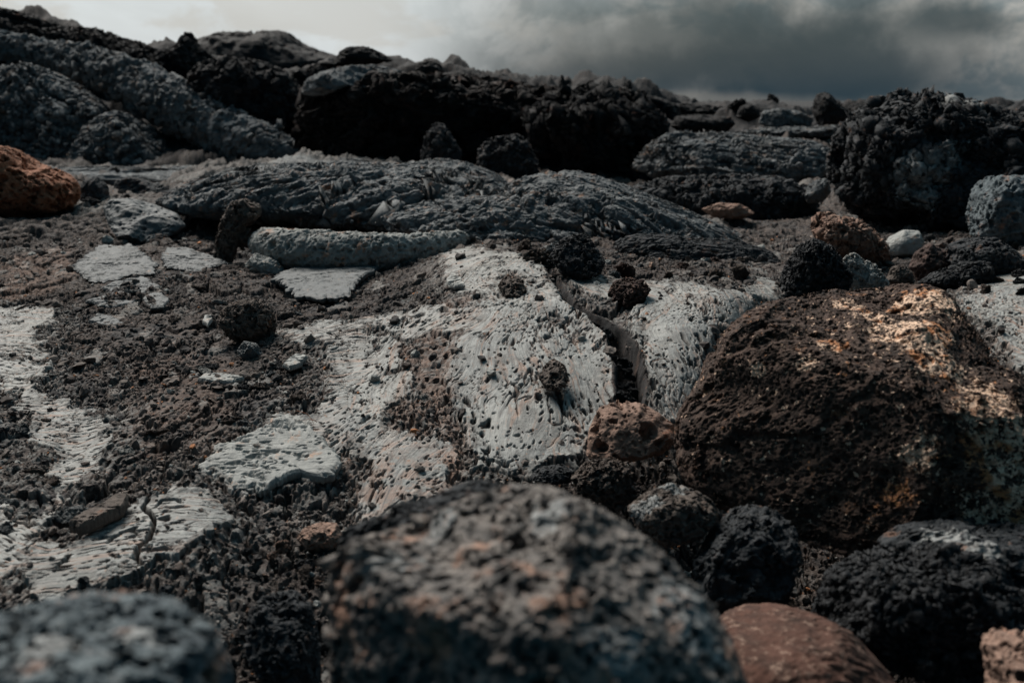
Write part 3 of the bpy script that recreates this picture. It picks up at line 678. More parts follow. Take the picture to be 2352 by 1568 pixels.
orock('stone', [(495,740),(510,708),(545,690),(585,683),(622,700),(638,745),(625,790),(585,800),(530,782)], 2.42, .055, 'brown', 'brown pitted stone standing on the scoria plain, largest one there', 'stone', sub=7, rough=.8, pores=((.013, .006, .6),), seed=34, facet=4)
orock('stone', [(543,805),(560,782),(590,788),(604,812),(590,832),(560,830)], 2.2, .028, 'plate', 'small layered slate grey stone in front of the brown pitted stone', 'stone', sub=6, rough=1., seed=35, facet=7, strip=((1, 0, -.4), .05, .005, .0012))
orock('boulder', [(-120,380),(-60,332),(0,333),(40,342),(75,362),(100,378),(135,388),(165,402),(185,425),(186,455),(165,482),(60,500),(-100,500)],
      4.9, .28, 'orange', 'bright rust-orange porous scoria boulder at the left edge', 'boulder', sub=8, rough=1.3, pores=((.06, .034, .6, .55), (.028, .015, .65)), seed=36)
orock('boulder', [(180,440),(190,415),(225,405),(248,425),(255,460),(220,475),(185,470)], 5.3, .10, 'dark', 'small dark rock touching the right side of the orange boulder', 'rock', sub=6, rough=1.2, seed=37, facet=3)
orock('rock', [(258,440),(265,414),(300,404),(340,415),(385,430),(430,445),(420,470),(330,475),(270,468)], 5.9, .16, 'dark', 'long dark rock behind the grey slab left of the ropy mound', 'rock', sub=6, rough=1.2, seed=38, facet=3)
orock('slab', [(236,480),(250,458),(300,455),(352,468),(410,490),(428,520),(400,540),(350,556),(320,572),(275,556),(250,520)], 4.1, .14, 'plate', 'thick tilted grey slab of crust on the left plain', 'slab', sub=7, nexp=2.6, lean=1.6, rough=.8, pores=((.022, .006, .4),), seed=39, facet=4)
orock('rock', [(488,590),(495,545),(508,500),(530,462),(565,455),(600,470),(602,495),(570,508),(550,560),(535,605),(505,612)], 3.75, .07, 'brown', 'upright porous brown rock at the left end of the curved lava roll', 'rock', sub=7, rough=1., pores=((.016, .008, .8),), seed=40)
orock('rock', [(560,610),(585,580),(620,592),(650,612),(660,635),(600,640)], 3.3, .04, 'pale', 'pale broken stone below the left end of the curved lava roll', 'rock', sub=6, rough=1.2, seed=41, facet=5)
orock('slab', [(1405,560),(1440,540),(1500,534),(1600,545),(1700,552),(1770,575),(1796,600),(1760,618),(1650,622),(1520,612),(1430,598)],
      3.35, .16, 'dark', 'dark layered slab jutting out below the right end of the ropy mound', 'slab', sub=8, nexp=2.6, lean=1.0, rough=1., pores=((.02, .006, .4),), seed=42, strip=((1, .1, -.12), .3, .018, .006))
orock('cinder', [(1770,700),(1785,655),(1800,612),(1830,562),(1872,546),(1915,565),(1940,600),(1962,640),(1950,672),(1880,700)], 2.25, .08, 'black', 'jagged black cinder standing just behind the lichened boulder', 'cinder', sub=7, rough=1.7, pores=((.013, .008, .85, .55),), seed=43)
orock('stone', [(1925,620),(1940,588),(1962,578),(1990,600),(2025,625),(2045,650),(2030,680),(1960,680)], 2.22, .05, 'pale', 'pale grey pitted stone leaning on the right of the jagged black cinder', 'stone', sub=7, rough=1.1, pores=((.012, .005, .7),), seed=44, facet=3)
orock('rock', [(1862,530),(1868,492),(1900,484),(1935,498),(1975,502),(2010,530),(2045,565),(2040,610),(1960,615),(1890,590)], 3.1, .10, 'tan', 'pinkish rock with dark hollows at the foot of the big black boulder', 'rock', sub=7, rough=1.3, pores=((.045, .022, .5), (.016, .006, .6)), seed=45)
orock('rock', [(2026,575),(2040,545),(2075,527),(2112,530),(2124,558),(2105,592),(2050,596)], 3.0, .07, 'pale', 'smooth pale grey rounded rock, brightest among the stones at the right', 'rock', sub=6, rough=.6, pores=((.02, .003, .3),), seed=46, facet=5)
orock('rock', [(2085,615),(2100,580),(2135,556),(2172,575),(2190,615),(2170,650),(2100,650)], 2.75, .07, 'redbrown', 'dark brown rock beside the smooth pale rounded rock', 'rock', sub=6, rough=1.2, pores=((.016, .005, .6),), seed=47, facet=2)
orock('rock', [(2160,600),(2175,562),(2220,544),(2290,545),(2335,575),(2370,610),(2350,645),(2200,640)], 3.0, .12, 'dark', 'broad dark rounded rock at the right edge in front of the pale block', 'rock', sub=7, rough=1., pores=((.018, .005, .6),), seed=48)
orock('cinder', [(2105,650),(2140,625),(2200,612),(2240,598),(2275,600),(2290,640),(2265,668),(2190,672)], 2.45, .07, 'black', 'black bubbly cinder just above the right shoulder of the lichened boulder', 'cinder', sub=7, rough=1.5, pores=((.013, .008, .85, .55),), seed=49)
orock('stone', [(2035,640),(2048,612),(2075,606),(2095,622),(2102,652),(2050,662)], 2.5, .035, 'brown', 'small rounded grey-brown stone between two black cinders at the right', 'stone', sub=6, rough=1., pores=((.012, .005, .6),), seed=50)
orock('boulder', [(1895,400),(1900,340),(1925,285),(1955,250),(1995,228),(2060,202),(2120,198),(2170,205),(2195,228),(2225,222),(2275,235),(2290,250),(2400,240),(2600,300),(2650,500),(2500,600),(2250,580),(2090,545),(1990,520),(1930,470)],
      4.6, .40, 'dark', 'huge rough black boulder with a pale grey scar at the upper right', 'boulder', sub=9, nexp=2.8, lean=.1, rough=1.7, pores=((.07, .028, .6), (.03, .013, .6)), seed=51, chunk=((.5, .10), (.2, .06), (.09, .03)), crust=((2110,400,60),(2190,350,35),(2130,455,28),(2240,228,22),(2180,215,20)))
orock('boulder', [(2215,500),(2232,430),(2262,405),(2310,402),(2400,402),(2500,430),(2500,600),(2300,590),(2230,545)], 3.7, .18, 'blue_grey', 'pale blue-grey block at the right edge in front of the huge black boulder', 'boulder', sub=7, rough=1., pores=((.03, .012, .6), (.014, .006, .6)), seed=52, facet=3)
orock('rock', [(1425,520),(1450,425),(1540,402),(1700,398),(1800,405),(1868,430),(1885,480),(1870,540),(1790,548),(1700,520),(1560,500)],
      5.3, .35, 'dark', 'long dark ledge of rock behind the right side of the ropy mound', 'rock', sub=8, nexp=2.8, rough=1.1, pores=((.05, .015, .4),), seed=53)
orock('rock', [(1610,480),(1650,465),(1700,468),(1735,490),(1700,505),(1640,500)], 4.7, .08, 'tan', 'small pinkish rock in the hollow behind the ropy mound', 'rock', sub=6, rough=1., seed=54, facet=4)
orock('rock', [(1845,450),(1870,415),(1900,408),(1910,440),(1890,465),(1855,468)], 5.0, .08, 'grey_far', 'pale rock wedged against the left foot of the huge black boulder', 'rock', sub=6, rough=1., seed=55, facet=4)

orock('lava_mound', [(352,468),(375,448),(420,420),(480,398),(545,384),(620,373),(760,368),(900,372),(1000,380),(1080,392),(1130,410),(1160,432),(1230,480),(1240,530),(1100,555),(940,550),(760,540),(620,520),(480,505),(390,490)],
      4.6, .50, 'ropy', 'long ropy grey lava mound with hatched streaks, left of the smaller steep one', 'lava mound', sub=9, nexp=2.3, lean=.9, rough=.55, low=.05, seed=61, strip=[((.62, .35, .5), .42, .012, .0042), ((.72, .3, .4), .5, .12, .034)], pores=((.06, .026, .2), (.020, .009, .35)), hi=.9, chunk=((.7, .05),))
orock('lava_mound', [(1120,470),(1150,430),(1200,404),(1270,390),(1340,393),(1400,410),(1470,436),(1560,472),(1650,512),(1730,550),(1800,590),(1740,612),(1600,600),(1480,588),(1350,590),(1220,585),(1130,550)],
      4.15, .40, 'ropy', 'steep ropy lava mound with streaks sweeping down to the right, centre of the photo', 'lava mound', sub=9, nexp=2.3, lean=.5, rough=.5, low=.05, seed=62, strip=[((.85, -.25, -.42), .50, .0115, .0045), ((.85, -.2, -.4), .6, .10, .030)], pores=((.05, .02, .18), (.018, .008, .3)), hi=.8, chunk=((.7, .05),))

orock('lava_mound', [(870,500),(930,470),(1060,448),(1190,448),(1290,478),(1350,525),(1330,575),(1230,600),(1080,575),(950,552),(890,535)],
      4.05, .32, 'ropy', 'low dark ropy lava fold filling the gap between the long and the steep mound', 'lava mound', sub=8, nexp=2.4, lean=.8, rough=.8, low=.08, seed=63, strip=[((.8, .3, -.2), .42, .012, .0045), ((.8, .2, -.2), .5, .10, .03)], pores=((.05, .02, .25), (.018, .008, .4)), chunk=((.6, .05),))
orock('lava_mound', [(860,400),(930,372),(1010,362),(1080,372),(1150,402),(1180,430),(1150,470),(1000,460),(880,440)],
      5.3, .35, 'ropy', 'small ropy lava fold on the crest behind the long mound', 'lava mound', sub=8, nexp=2.4, lean=.6, rough=.9, low=.08, seed=64, strip=[((.8, .3, -.4), .42, .014, .005)], pores=((.06, .02, .3),), chunk=((.6, .06), (.25, .03)))
orock('outcrop', [(60,402),(140,384),(260,380),(400,386),(560,380),(700,362),(800,360),(860,372),(800,400),(600,425),(300,430),(90,425)],
      7.9, .8, 'grey_far', 'low folded blue-grey strip of lava at the foot of the left slope', 'outcrop', sub=8, nexp=2.6, lean=1., rough=.7, low=.05, seed=65, strip=((1, .1, .02), 1.2, .05, .016), chunk=((1.2, .05), (.4, .03)))

# curved lava roll: a tube along a bent path
def tube(name, path, mat, label, cat, nseg=260, nr=140, seed=1, flat=1., **kw):
    P = np.array([p[:3] for p in path], float); R = np.array([p[3] for p in path])
    t = np.arange(len(P)); tt = np.linspace(0, len(P)-1, nseg)
    def cr(a):
        a = np.vstack([2*a[0]-a[1], a, 2*a[-1]-a[-2]]) if a.ndim == 2 else np.concatenate([[a[0]], a, [a[-1]]])
        i = np.clip(tt.astype(int), 0, len(P)-2); s = tt-i; s = s[:, None] if a.ndim == 2 else s
        p0, p1, p2, p3 = a[i], a[i+1], a[i+2], a[i+3]
        return .5*(2*p1+(p2-p0)*s+(2*p0-5*p1+4*p2-p3)*s*s+(3*p1-p0-3*p2+p3)*s**3)
    C, r = cr(P), cr(R)
    e = np.linspace(0, 1, nseg); r = r*np.sqrt(np.clip(1-(np.abs(e-.5)*2)**14, .0, 1))
    Tn = np.gradient(C, axis=0); Tn /= np.linalg.norm(Tn, axis=1)[:, None]
    S = np.cross(Tn, [0, 0, 1.]); S /= np.linalg.norm(S, axis=1)[:, None]; U = np.cross(S, Tn)
    a = np.linspace(0, 2*math.pi, nr, endpoint=False)
    V = C[:, None]+r[:, None, None]*(np.cos(a)[None, :, None]*S[:, None]+flat*np.sin(a)[None, :, None]*U[:, None])
    v = V.reshape(-1, 3); i, j = np.meshgrid(np.arange(nseg-1), np.arange(nr), indexing='ij'); j2 = (j+1) % nr
    q = np.stack([i*nr+j, i*nr+j2, (i+1)*nr+j2, (i+1)*nr+j], -1).reshape(-1, 4)
    f = np.vstack([q[:, [0, 2, 1]], q[:, [0, 3, 2]]])
    N = normals(v, f)
    if ((v-np.repeat(C, nr, 0))*N).sum() < 0: f = f[:, ::-1].copy()
    v = detail(v, f, float(R.mean()), seed, **kw)
    return link(name, v, f, M[mat], label, cat)
tp = lambda px, py, Y, r: (*at(px, py, Y), r)
tube('lava_roll', [tp(582, 553, 3.62, .050), tp(640, 568, 3.50, .068), tp(740, 577, 3.42, .072), tp(850, 580, 3.40, .070), tp(950, 574, 3.45, .058), tp(1030, 556, 3.55, .042), tp(1068, 543, 3.6, .030)],
     'tube', 'curved pale grey roll of lava lying like a log in front of the ropy mound', 'lava roll', seed=60, rough=1.0, hi=.45, chunk=((2.2, .10), (.9, .05)), pores=((.018, .009, .35), (.010, .005, .4), (.04, .012, .2)), nseg=420, nr=150)

# thin plates of crust lying on the scoria
def plate(pl, lift, mat, label, seed, tilt=(0, 0), thick=.012, name='crust_plate', cat='crust plate', rings=60, ns=420, wl=(.05, .006), pits=.4):
    lift = lift*.7; W = np.array([hit(a, b) for a, b in pl]); c = W.mean(0); P = W[:, :2]-c[:2]
    th, rho = [], []
    for i in range(len(P)):
        q, r = P[i], P[(i+1) % len(P)]
        for t in np.linspace(0, 1, 12, endpoint=False):
            p = q+(r-q)*t; th.append(math.atan2(p[1], p[0])); rho.append(math.hypot(*p))
    od = np.argsort(th); th = np.array(th)[od]; rho = np.array(rho)[od]
    a = np.linspace(-math.pi, math.pi, ns, endpoint=False)
    R = np.interp(a, np.concatenate([th-2*math.pi, th, th+2*math.pi]), np.tile(rho, 3))
    ex, ey = np.cos(a)*R, np.sin(a)*R
    R = R*(1+.12*fbm2(ex/.05+seed, ey/.07, 6, seed, .68))
    fr = np.concatenate([np.linspace(0, 1, rings), [1.004, .995, .97, .6]])
    rr = fr[:, None]*R[None]; X = rr*np.cos(a); Y = rr*np.sin(a)
    base = macro(c[0]+P[:, 0], c[1]+P[:, 1])
    Aa = np.c_[P, np.ones(len(P))]; pl_ = np.linalg.lstsq(Aa, base, rcond=None)[0]
    Z = pl_[0]*X+pl_[1]*Y+pl_[2]+lift+tilt[0]*X+tilt[1]*Y
    wob = .004*fbm2(X/.10+seed, Y/.12, 5, seed+1, .6)
    st = .0009*vn2((X+.3*Y)/wl[0], Y/wl[1]+seed, seed+2)+.0006*vn2((X+.3*Y)/wl[0]*2, Y/wl[1]*2, seed+3)
    pit = 0; pm = vn2(X/.06+seed, Y/.07, seed+8)
    for ca_, cb_, dp in ((.013, .008, .004), (.022, .012, .006), (.045, .025, .008)):
        f1, _, ci = worley2(X/ca_+seed+.4*vn2(X/.01, Y/.01, seed), Y/cb_, seed+4); pit = pit-dp*(1-sm(.12, .42, f1))*(ci < pits*(.6+.9*pm))
    pit = pit-.004*sm(.94, .995, 1-np.abs(vn2(X/.05+seed, Y/.03, seed+9)))*sm(0, .3, pm)
    top = (np.arange(len(fr)) < rings)[:, None]
    Z = Z+wob+np.where(top, st+pit, 0)-.004*sm(.93, 1, fr)[:, None]*(top)
    for k_, dz in ((rings, .4), (rings+1, .8), (rings+2, 1.), (rings+3, 1.1)): Z[k_] -= thick*dz
    v = np.stack([X+c[0], Y+c[1], Z], -1).reshape(-1, 3)
    i, j = np.meshgrid(np.arange(len(fr)-1), np.arange(ns), indexing='ij'); j2 = (j+1) % ns
    q = np.stack([i*ns+j, (i+1)*ns+j, (i+1)*ns+j2, i*ns+j2], -1).reshape(-1, 4)
    return link(name, v, q, M[mat], label, cat)
plate([(165,625),(200,600),(235,578),(300,574),(330,595),(362,620),(355,637),(300,640),(240,656),(205,650)], .030, 'plate', 'large slate grey crust plate on the left plain, highest of the broken plates', 71, (0, .02))
plate([(372,600),(385,580),(430,578),(465,592),(520,612),(480,625),(440,630),(385,622)], .026, 'plate', 'pointed slate grey crust plate just left of the curved lava roll', 72, (0, .02))
plate([(236,672),(270,655),(320,642),(345,650),(372,668),(335,682),(310,690),(270,690)], .024, 'plate', 'slate grey crust plate in the middle row of the broken plates', 73)
plate([(195,700),(240,690),(290,688),(318,694),(300,706),(240,712)], .020, 'plate', 'narrow slate grey sliver below the middle crust plate', 74)
plate([(328,695),(345,680),(370,682),(390,696),(375,712),(348,716)], .020, 'plate', 'smallest slate grey crust plate at the right end of the broken plates', 75)
plate([(635,650),(690,630),(760,615),(830,608),(878,604),(860,632),(825,660),(800,688),(740,695),(690,690),(660,675)], .040, 'plate', 'dark streaked crust plate sloping out from under the curved lava roll', 76, (0, .03), thick=.02, wl=(.09, .006), pits=.15)
plate([(205,745),(225,730),(262,738),(285,752),(250,756)], .018, 'plate', 'thin dark blue sliver of crust on the scoria below the broken plates', 77)
plate([(455,880),(480,868),(520,868),(560,876),(530,886),(480,886)], .018, 'pale', 'long pale splinter of crust lying on the brown scoria', 78, wl=(.12, .004))
plate([(465,748),(470,735),(485,728),(488,742),(478,755)], .02, 'pale', 'tiny white flake of crust left of the brown pitted stone', 79)
plate([(650,845),(680,828),(705,830),(690,845),(665,855)], .02, 'pale', 'small pale flake of crust right of the layered slate stone', 80)
plate([(1025,655),(1040,640),(1060,655),(1068,670),(1045,675),(1030,668)], .03, 'pale', 'white oval flake of crust at the left shoulder of the silvery dome', 81)
plate([(470,1080),(500,1035),(560,1015),(600,1000),(650,965),(700,980),(740,1010),(775,1040),(778,1095),(740,1108),(690,1100),(640,1125),(600,1140),(530,1120)], .022, 'pale', 'broad pale pitted crust plate with a broken front edge, left of centre', 82, (0, .02), thick=.018, pits=.55)
plate([(160,1225),(215,1195),(270,1165),(300,1160),(285,1185),(230,1212),(185,1232)], .03, 'brown', 'brown layered sliver of rock lying on the pale crust, lower left', 84, (0, .05), thick=.02)

# ------------------------------------------------------------------ background outcrops
orock('outcrop', [(668,330),(680,250),(700,205),(740,180),(830,160),(930,165),(1010,165),(1100,175),(1200,190),(1320,205),(1330,260),(1260,320),(1230,440),(950,440),(700,400)],
      9.6, .8, 'brown_far', 'broad black-brown cliff with a dark hollow below the skyline, centre', 'outcrop', sub=8, nexp=3.5, lean=-.45, rough=1.1, seed=100, pores=((.25, .09, .5),), low=.05)
orock('outcrop', [(690,215),(700,185),(735,165),(800,150),(870,148),(930,165),(925,182),(870,190),(800,205),(730,225)], 9.2, .6, 'grey_far', 'grey lit cap of rock overhanging the left end of the dark cliff', 'outcrop', sub=7, nexp=2.6, rough=1., seed=101, facet=2, strip=((1, 0, -.3), .5, .06, .012))
orock('outcrop', [(765,150),(780,118),(800,107),(842,106),(878,122),(905,140),(860,150),(800,160)], 10.6, .4, 'dark_far', 'rounded dark knob on the skyline above the grey cap', 'outcrop', sub=7, rough=1.2, seed=102)
orock('outcrop', [(950,168),(962,144),(990,139),(1012,148),(1022,162),(1010,180),(960,180)], 10.4, .25, 'dark_far', 'small dark knob on the skyline right of the rounded knob', 'outcrop', sub=6, rough=1.3, seed=103, facet=2)
orock('outcrop', [(1195,275),(1205,240),(1240,218),(1290,212),(1325,200),(1350,184),(1370,195),(1395,184),(1425,202),(1470,208),(1500,235),(1535,270),(1540,320),(1500,420),(1400,450),(1290,440),(1210,360)],
      8.6, .6, 'dark_far', 'craggy dark pile of clinker crowned with spikes, centre right', 'outcrop', sub=8, nexp=2.5, rough=2.0, seed=104, pores=((.16, .06, .6), (.07, .03, .6)), facet=5)
for pl, lb, sd in (([(1280,215),(1284,190),(1289,170),(1295,176),(1300,195),(1312,200),(1314,222)], 'thin pointed rock spike on the skyline left of the clinker pile', 110),
                   ([(1434,212),(1436,190),(1441,182),(1450,184),(1452,198),(1452,215)], 'short blunt rock spike on top of the clinker pile', 111),
                   ([(1340,205),(1346,186),(1354,180),(1366,190),(1372,208)], 'wide pointed rock on the left shoulder of the clinker pile', 112),
                   ([(1462,220),(1465,205),(1478,203),(1486,212),(1486,226)], 'small round rock at the right shoulder of the clinker pile', 113)):
    orock('rock_spike', pl, 8.7, .07, 'dark_far', lb, 'rock spike', sub=5, rough=1., seed=sd)
orock('rock', [(965,350),(978,305),(1000,280),(1022,285),(1045,320),(1062,350),(1055,440),(970,440)], 8.1, .2, 'dark', 'pointed dark grey block at the foot of the dark cliff', 'rock', sub=7, rough=1.8, seed=114, facet=6, chunk=((.5, .22), (.2, .09)))
orock('rock', [(1095,345),(1120,318),(1150,312),(1190,306),(1215,325),(1232,360),(1245,450),(1100,450)], 7.9, .25, 'dark', 'rounded dark grey block at the foot of the dark cliff, right of the pointed one', 'rock', sub=7, rough=1.8, seed=115, facet=5, chunk=((.5, .22), (.2, .09)))
orock('outcrop', [(1445,385),(1480,335),(1530,305),(1570,297),(1640,300),(1760,312),(1860,320),(1910,340),(1920,400),(1800,440),(1550,430)],
      7.4, .55, 'grey_far', 'broad lit grey slab of layered lava in the centre right background', 'outcrop', sub=8, nexp=2.4, lean=.9, rough=.8, seed=116, strip=((1, 0, -.12), 2.5, .05, .028))
orock('outcrop', [(1700,300),(1760,292),(1850,292),(1940,282),(1960,300),(1930,320),(1800,322),(1710,315)], 9.6, .4, 'grey_far', 'low flat grey ledge behind the broad lit slab', 'outcrop', sub=7, rough=.8, seed=117, strip=((1, 0, -.1), 1., .05, .015))
orock('rock', [(1540,290),(1550,268),(1600,262),(1680,268),(1690,285),(1670,305),(1560,305)], 9.2, .25, 'dark_far', 'dark rounded slab edge above the broad lit slab', 'rock', sub=6, rough=.9, seed=118)
orock('rock', [(1866,262),(1867,235),(1876,216),(1894,211),(1910,218),(1925,236),(1948,252),(1958,285),(1880,290)], 8.8, .18, 'dark_far', 'black hooked rock standing on the skyline left of the huge boulder', 'rock', sub=6, rough=.9, seed=119)
orock('rock', [(1940,272),(1948,245),(1965,236),(1985,240),(1995,258),(1990,285),(1945,288)], 8.9, .15, 'dark_far', 'low round black rock between the hooked rock and the huge boulder', 'rock', sub=6, rough=.9, seed=120)
orock('rock', [(1690,270),(1700,245),(1720,237),(1742,246),(1748,268),(1720,282)], 11., .15, 'dark_far', 'dark rounded rock on the right skyline, leftmost of a low row', 'rock', sub=6, rough=1., seed=121)
orock('rock', [(1742,282),(1752,255),(1790,248),(1840,256),(1868,272),(1862,296),(1760,298)], 10.6, .2, 'grey_far', 'low grey rock in the row on the right skyline', 'rock', sub=6, rough=1.2, seed=122, facet=3)
orock('boulder', [(425,215),(432,165),(455,142),(510,128),(570,132),(630,148),(680,180),(705,225),(700,300),(640,330),(560,310),(480,275)],
      10.2, .5, 'dark_far', 'dark rounded boulder leaning on the slope above the lava tube', 'boulder', sub=7, rough=1.1, seed=123, pores=((.12, .04, .5),), chunk=((.6, .14), (.25, .08)))
orock('outcrop', [(340,175),(345,130),(370,112),(400,105),(418,78),(435,72),(450,85),(458,105),(480,118),(500,145),(490,200),(420,230),(360,220)],
      12.4, .5, 'dark_far', 'dark crag with a blunt peak on the left skyline', 'outcrop', sub=7, rough=1.4, seed=124, facet=3)
orock('outcrop', [(255,110),(258,95),(285,86),(310,94),(345,105),(350,130),(270,130)], 13.6, .4, 'dark_far', 'low dark hump on the left skyline before the blunt peak', 'outcrop', sub=6, rough=1.3, seed=125)
orock('hill', [(440,140),(450,90),(490,78),(500,72),(560,74),(600,70),(650,70),(668,78),(700,102),(740,118),(800,135),(800,260),(440,260)], 34., 4., 'dark_far', 'flat topped dark butte far behind the left slope', None, sub=7, nexp=3., rough=.5, seed=126, low=.08, chunk=((.5, .07), (.16, .04)))
bpy.data.objects['hill']['kind'] = 'structure'
orock('outcrop', [(-80,10),(0,16),(60,28),(130,56),(230,66),(300,92),(360,112),(420,140),(450,200),(440,260),(330,210),(200,160),(80,110),(-80,100)], 12.6, .5, 'dark_far', 'dark craggy ridge along the left skyline above the lava tube', 'outcrop', sub=8, nexp=3, rough=1.6, seed=127, low=.04, facet=0, pores=((.14, .05, .5),))
orock('outcrop', [(470,150),(520,138),(600,150),(680,165),(760,135),(800,140),(800,200),(740,230),(700,260),(600,220),(500,200)], 12., .5, 'dark_far', 'dark broken rock between the rounded boulder and the butte', 'outcrop', sub=7, rough=1.6, seed=128, low=.06, pores=((.14, .05, .5),))
orock('outcrop', [(1000,165),(1100,166),(1200,186),(1320,205),(1480,212),(1560,240),(1560,300),(1300,280),(1050,230)], 11.2, .5, 'dark_far', 'low dark ridge on the skyline behind the clinker pile', 'outcrop', sub=7, nexp=3, rough=1.2, seed=129, low=.04)
orock('outcrop', [(1480,250),(1560,236),(1690,246),(1860,262),(1900,300),(1700,320),(1500,300)], 12.5, .5, 'dark_far', 'long low dark ridge on the right skyline', 'outcrop', sub=7, nexp=3, rough=1.2, seed=133, low=.04)
# lava tubes and lobes on the left slope
tube('lava_tube', [tp(-120, 80, 12.2, .25), tp(60, 118, 11.9, .17), tp(160, 138, 11.5, .20), tp(260, 172, 10.8, .24), tp(350, 214, 10.3, .25), tp(440, 262, 9.9, .27), tp(530, 312, 9.6, .25), tp(620, 348, 9.3, .23), tp(740, 378, 9.2, .13)],
     'grey_far', 'long grey lava tube running down the left slope', 'lava tube', nseg=600, nr=200, seed=130, rough=1.5, pores=((.12, .04, .5), (.05, .02, .5)), chunk=((2.4, .25), (.8, .05)))
orock('lava_lobe', [(-200,190),(-60,165),(10,150),(45,140),(90,150),(140,170),(200,205),(235,232),(262,262),(270,330),(240,400),(0,420),(-200,400)], 10.2, .5, 'grey_far', 'mottled grey lava lobe at the left edge under the lava tube', 'lava lobe', sub=8, nexp=3., lean=.5, rough=1.3, low=.05, seed=131, chunk=((.6, .12), (.22, .06)), pores=((.12, .035, .5), (.05, .015, .5)))
orock('lava_lobe', [(150,360),(190,290),(230,262),(270,252),(320,272),(370,303),(405,345),(422,400),(300,425),(150,410)], 9.8, .5, 'grey_far', 'smaller mottled grey lava lobe right of the first, beside the dark gap', 'lava lobe', sub=8, nexp=3., lean=.5, rough=1.3, low=.05, seed=132, chunk=((.7, .12), (.28, .06)), pores=((.12, .035, .5), (.05, .015, .5)))
print('rocks', time.time()-T0)

# ------------------------------------------------------------------ loose stones and gravel
rg = np.random.RandomState(4)
def chip(rs, sub, flat):
    v, f = ico(sub); v = v*np.array([rs.uniform(.7, 1.2), rs.uniform(.55, 1.), flat*rs.uniform(.7, 1.3)])
    for _ in range(9):
        d = rs.normal(size=3); d /= np.linalg.norm(d); q = v@d; lim = q.max()*rs.uniform(.55, .85)
        v = v-d[None]*(np.maximum(q-lim, 0))[:, None]
    return v+.06*rs.normal(size=v.shape)*(.3 if sub > 2 else 1), f
protos = [chip(rg, 2, rg.choice([.3, .45, .7])) for _ in range(24)]
def rots(n, rs, tilt=.35):
    a = rs.uniform(0, 2*math.pi, n); b = rs.normal(0, tilt, n); c = rs.normal(0, tilt, n)
    ca, sa, cb, sb, cc, sc_ = np.cos(a), np.sin(a), np.cos(b), np.sin(b), np.cos(c), np.sin(c); o, z = np.ones(n), np.zeros(n)
    Rz = np.stack([ca, -sa, z, sa, ca, z, z, z, o], 1).reshape(n, 3, 3)
    Rx = np.stack([o, z, z, z, cb, -sb, z, sb, cb], 1).reshape(n, 3, 3)
    Ry = np.stack([cc, z, sc_, z, o, z, -sc_, z, cc], 1).reshape(n, 3, 3)
    return Ry@Rx@Rz
N = 90000
v_ = np.exp(rg.uniform(math.log(1.0), math.log(4.3), N)); u_ = rg.uniform(-.62, .62, N); px_, py_ = u_*v_, v_
pa = gattr(pale_a, px_, py_); dn = vn2(px_/.22, py_/.3, 91)+.5*vn2(px_/.6, py_/.6, 92)
keep = (rg.rand(N) < np.where(pa > .4, .035, np.clip(.28+.9*dn, .03, .9)))
px_, py_, pa = px_[keep], py_[keep], pa[keep]; n_ = len(px_)
size = .0022*np.exp(rg.exponential(.48, n_)); size = np.minimum(size, .016)*np.clip(py_/2.0, .7, 1.5)
print('chips', n_)
tone = rg.rand(n_); R3 = rots(n_, rg); Z_ = gz(px_, py_)
VV, FF, TT = [], [], []; off = 0
order = np.argsort(-(size/py_)); big_ = order[:150]; rest = order[150:]
rest = rest[:26000]
for i in rest:
    v, f = protos[i % 24]; w = (v*size[i])@R3[i].T+np.array([px_[i], py_[i], Z_[i]+size[i]*.22])
    VV.append(w); FF.append(f+off); TT.append(np.full(len(w), tone[i])); off += len(w)
def chip_mat():
    g = NT('loose_scoria_chips'); P = g.n('ShaderNodeTexCoord').outputs['Object']; t = g.attr('tone')
    n = g.noise(P, 220, 4, .7)
    c = g.mix(g.ramp(t, .0, .45), (.018, .017, .018), (.075, .056, .048))
    c = g.mix(g.ramp(t, .55, .80), c, (.14, .115, .10)); c = g.mix(g.ramp(t, .86, .93), c, (.26, .265, .25)); c = g.mix(g.ramp(t, .965, .975), c, (.42, .17, .07))
    c = g.mix(g.ramp(n, .4, .7, 0, .5), c, (.05, .045, .042))
    return g.finish(c, .9, g.bump(n, .002, .8))
CM = chip_mat()
gm = mesh_from('gravel', np.vstack(VV), np.vstack(FF), {'tone': np.concatenate(TT)}, False); gm.materials.append(CM)
go = bpy.data.objects.new('gravel', gm); col.objects.link(go); go['kind'] = 'stuff'; go['category'] = 'gravel'; go['label'] = 'small brown and grey scoria chips strewn over the lava ground'
mats3 = [('brown', 'small angular brown scoria stone lying loose on the lava ground'), ('dark', 'small angular dark lava stone lying loose on the lava ground'), ('pale', 'small flat pale crust fragment lying loose on the lava ground')]
spm = [[None]*6 for _ in mats3]
for k_, i in enumerate(big_):
    m_ = 0 if tone[i] < .45 else 1 if tone[i] < .78 else 2; q = k_ % 6
    if spm[m_][q] is None:
        v, f = chip(np.random.RandomState(500+m_*10+q), 4, .35 if m_ == 2 else .6)
        v = detail(v*.02, f, .02, 77+q, 1., ((.006, .002, .6),) if m_ < 2 else ())/.02
        me = mesh_from('loose_stone', v*.02, f, None, True); me.materials.append(M[mats3[m_][0]]); spm[m_][q] = me
    o = bpy.data.objects.new('loose_stone', spm[m_][q]); col.objects.link(o)
    s = size[i]/.02; o.scale = (s, s, s); o.rotation_euler = (rg.normal(0, .2), rg.normal(0, .2), rg.uniform(0, 6.28))
    o.location = (px_[i], py_[i], Z_[i]+size[i]*.2)
    o['label'] = mats3[m_][1]; o['category'] = 'stone'; o['group'] = ['loose brown stones', 'loose dark stones', 'loose pale crust fragments'][m_]

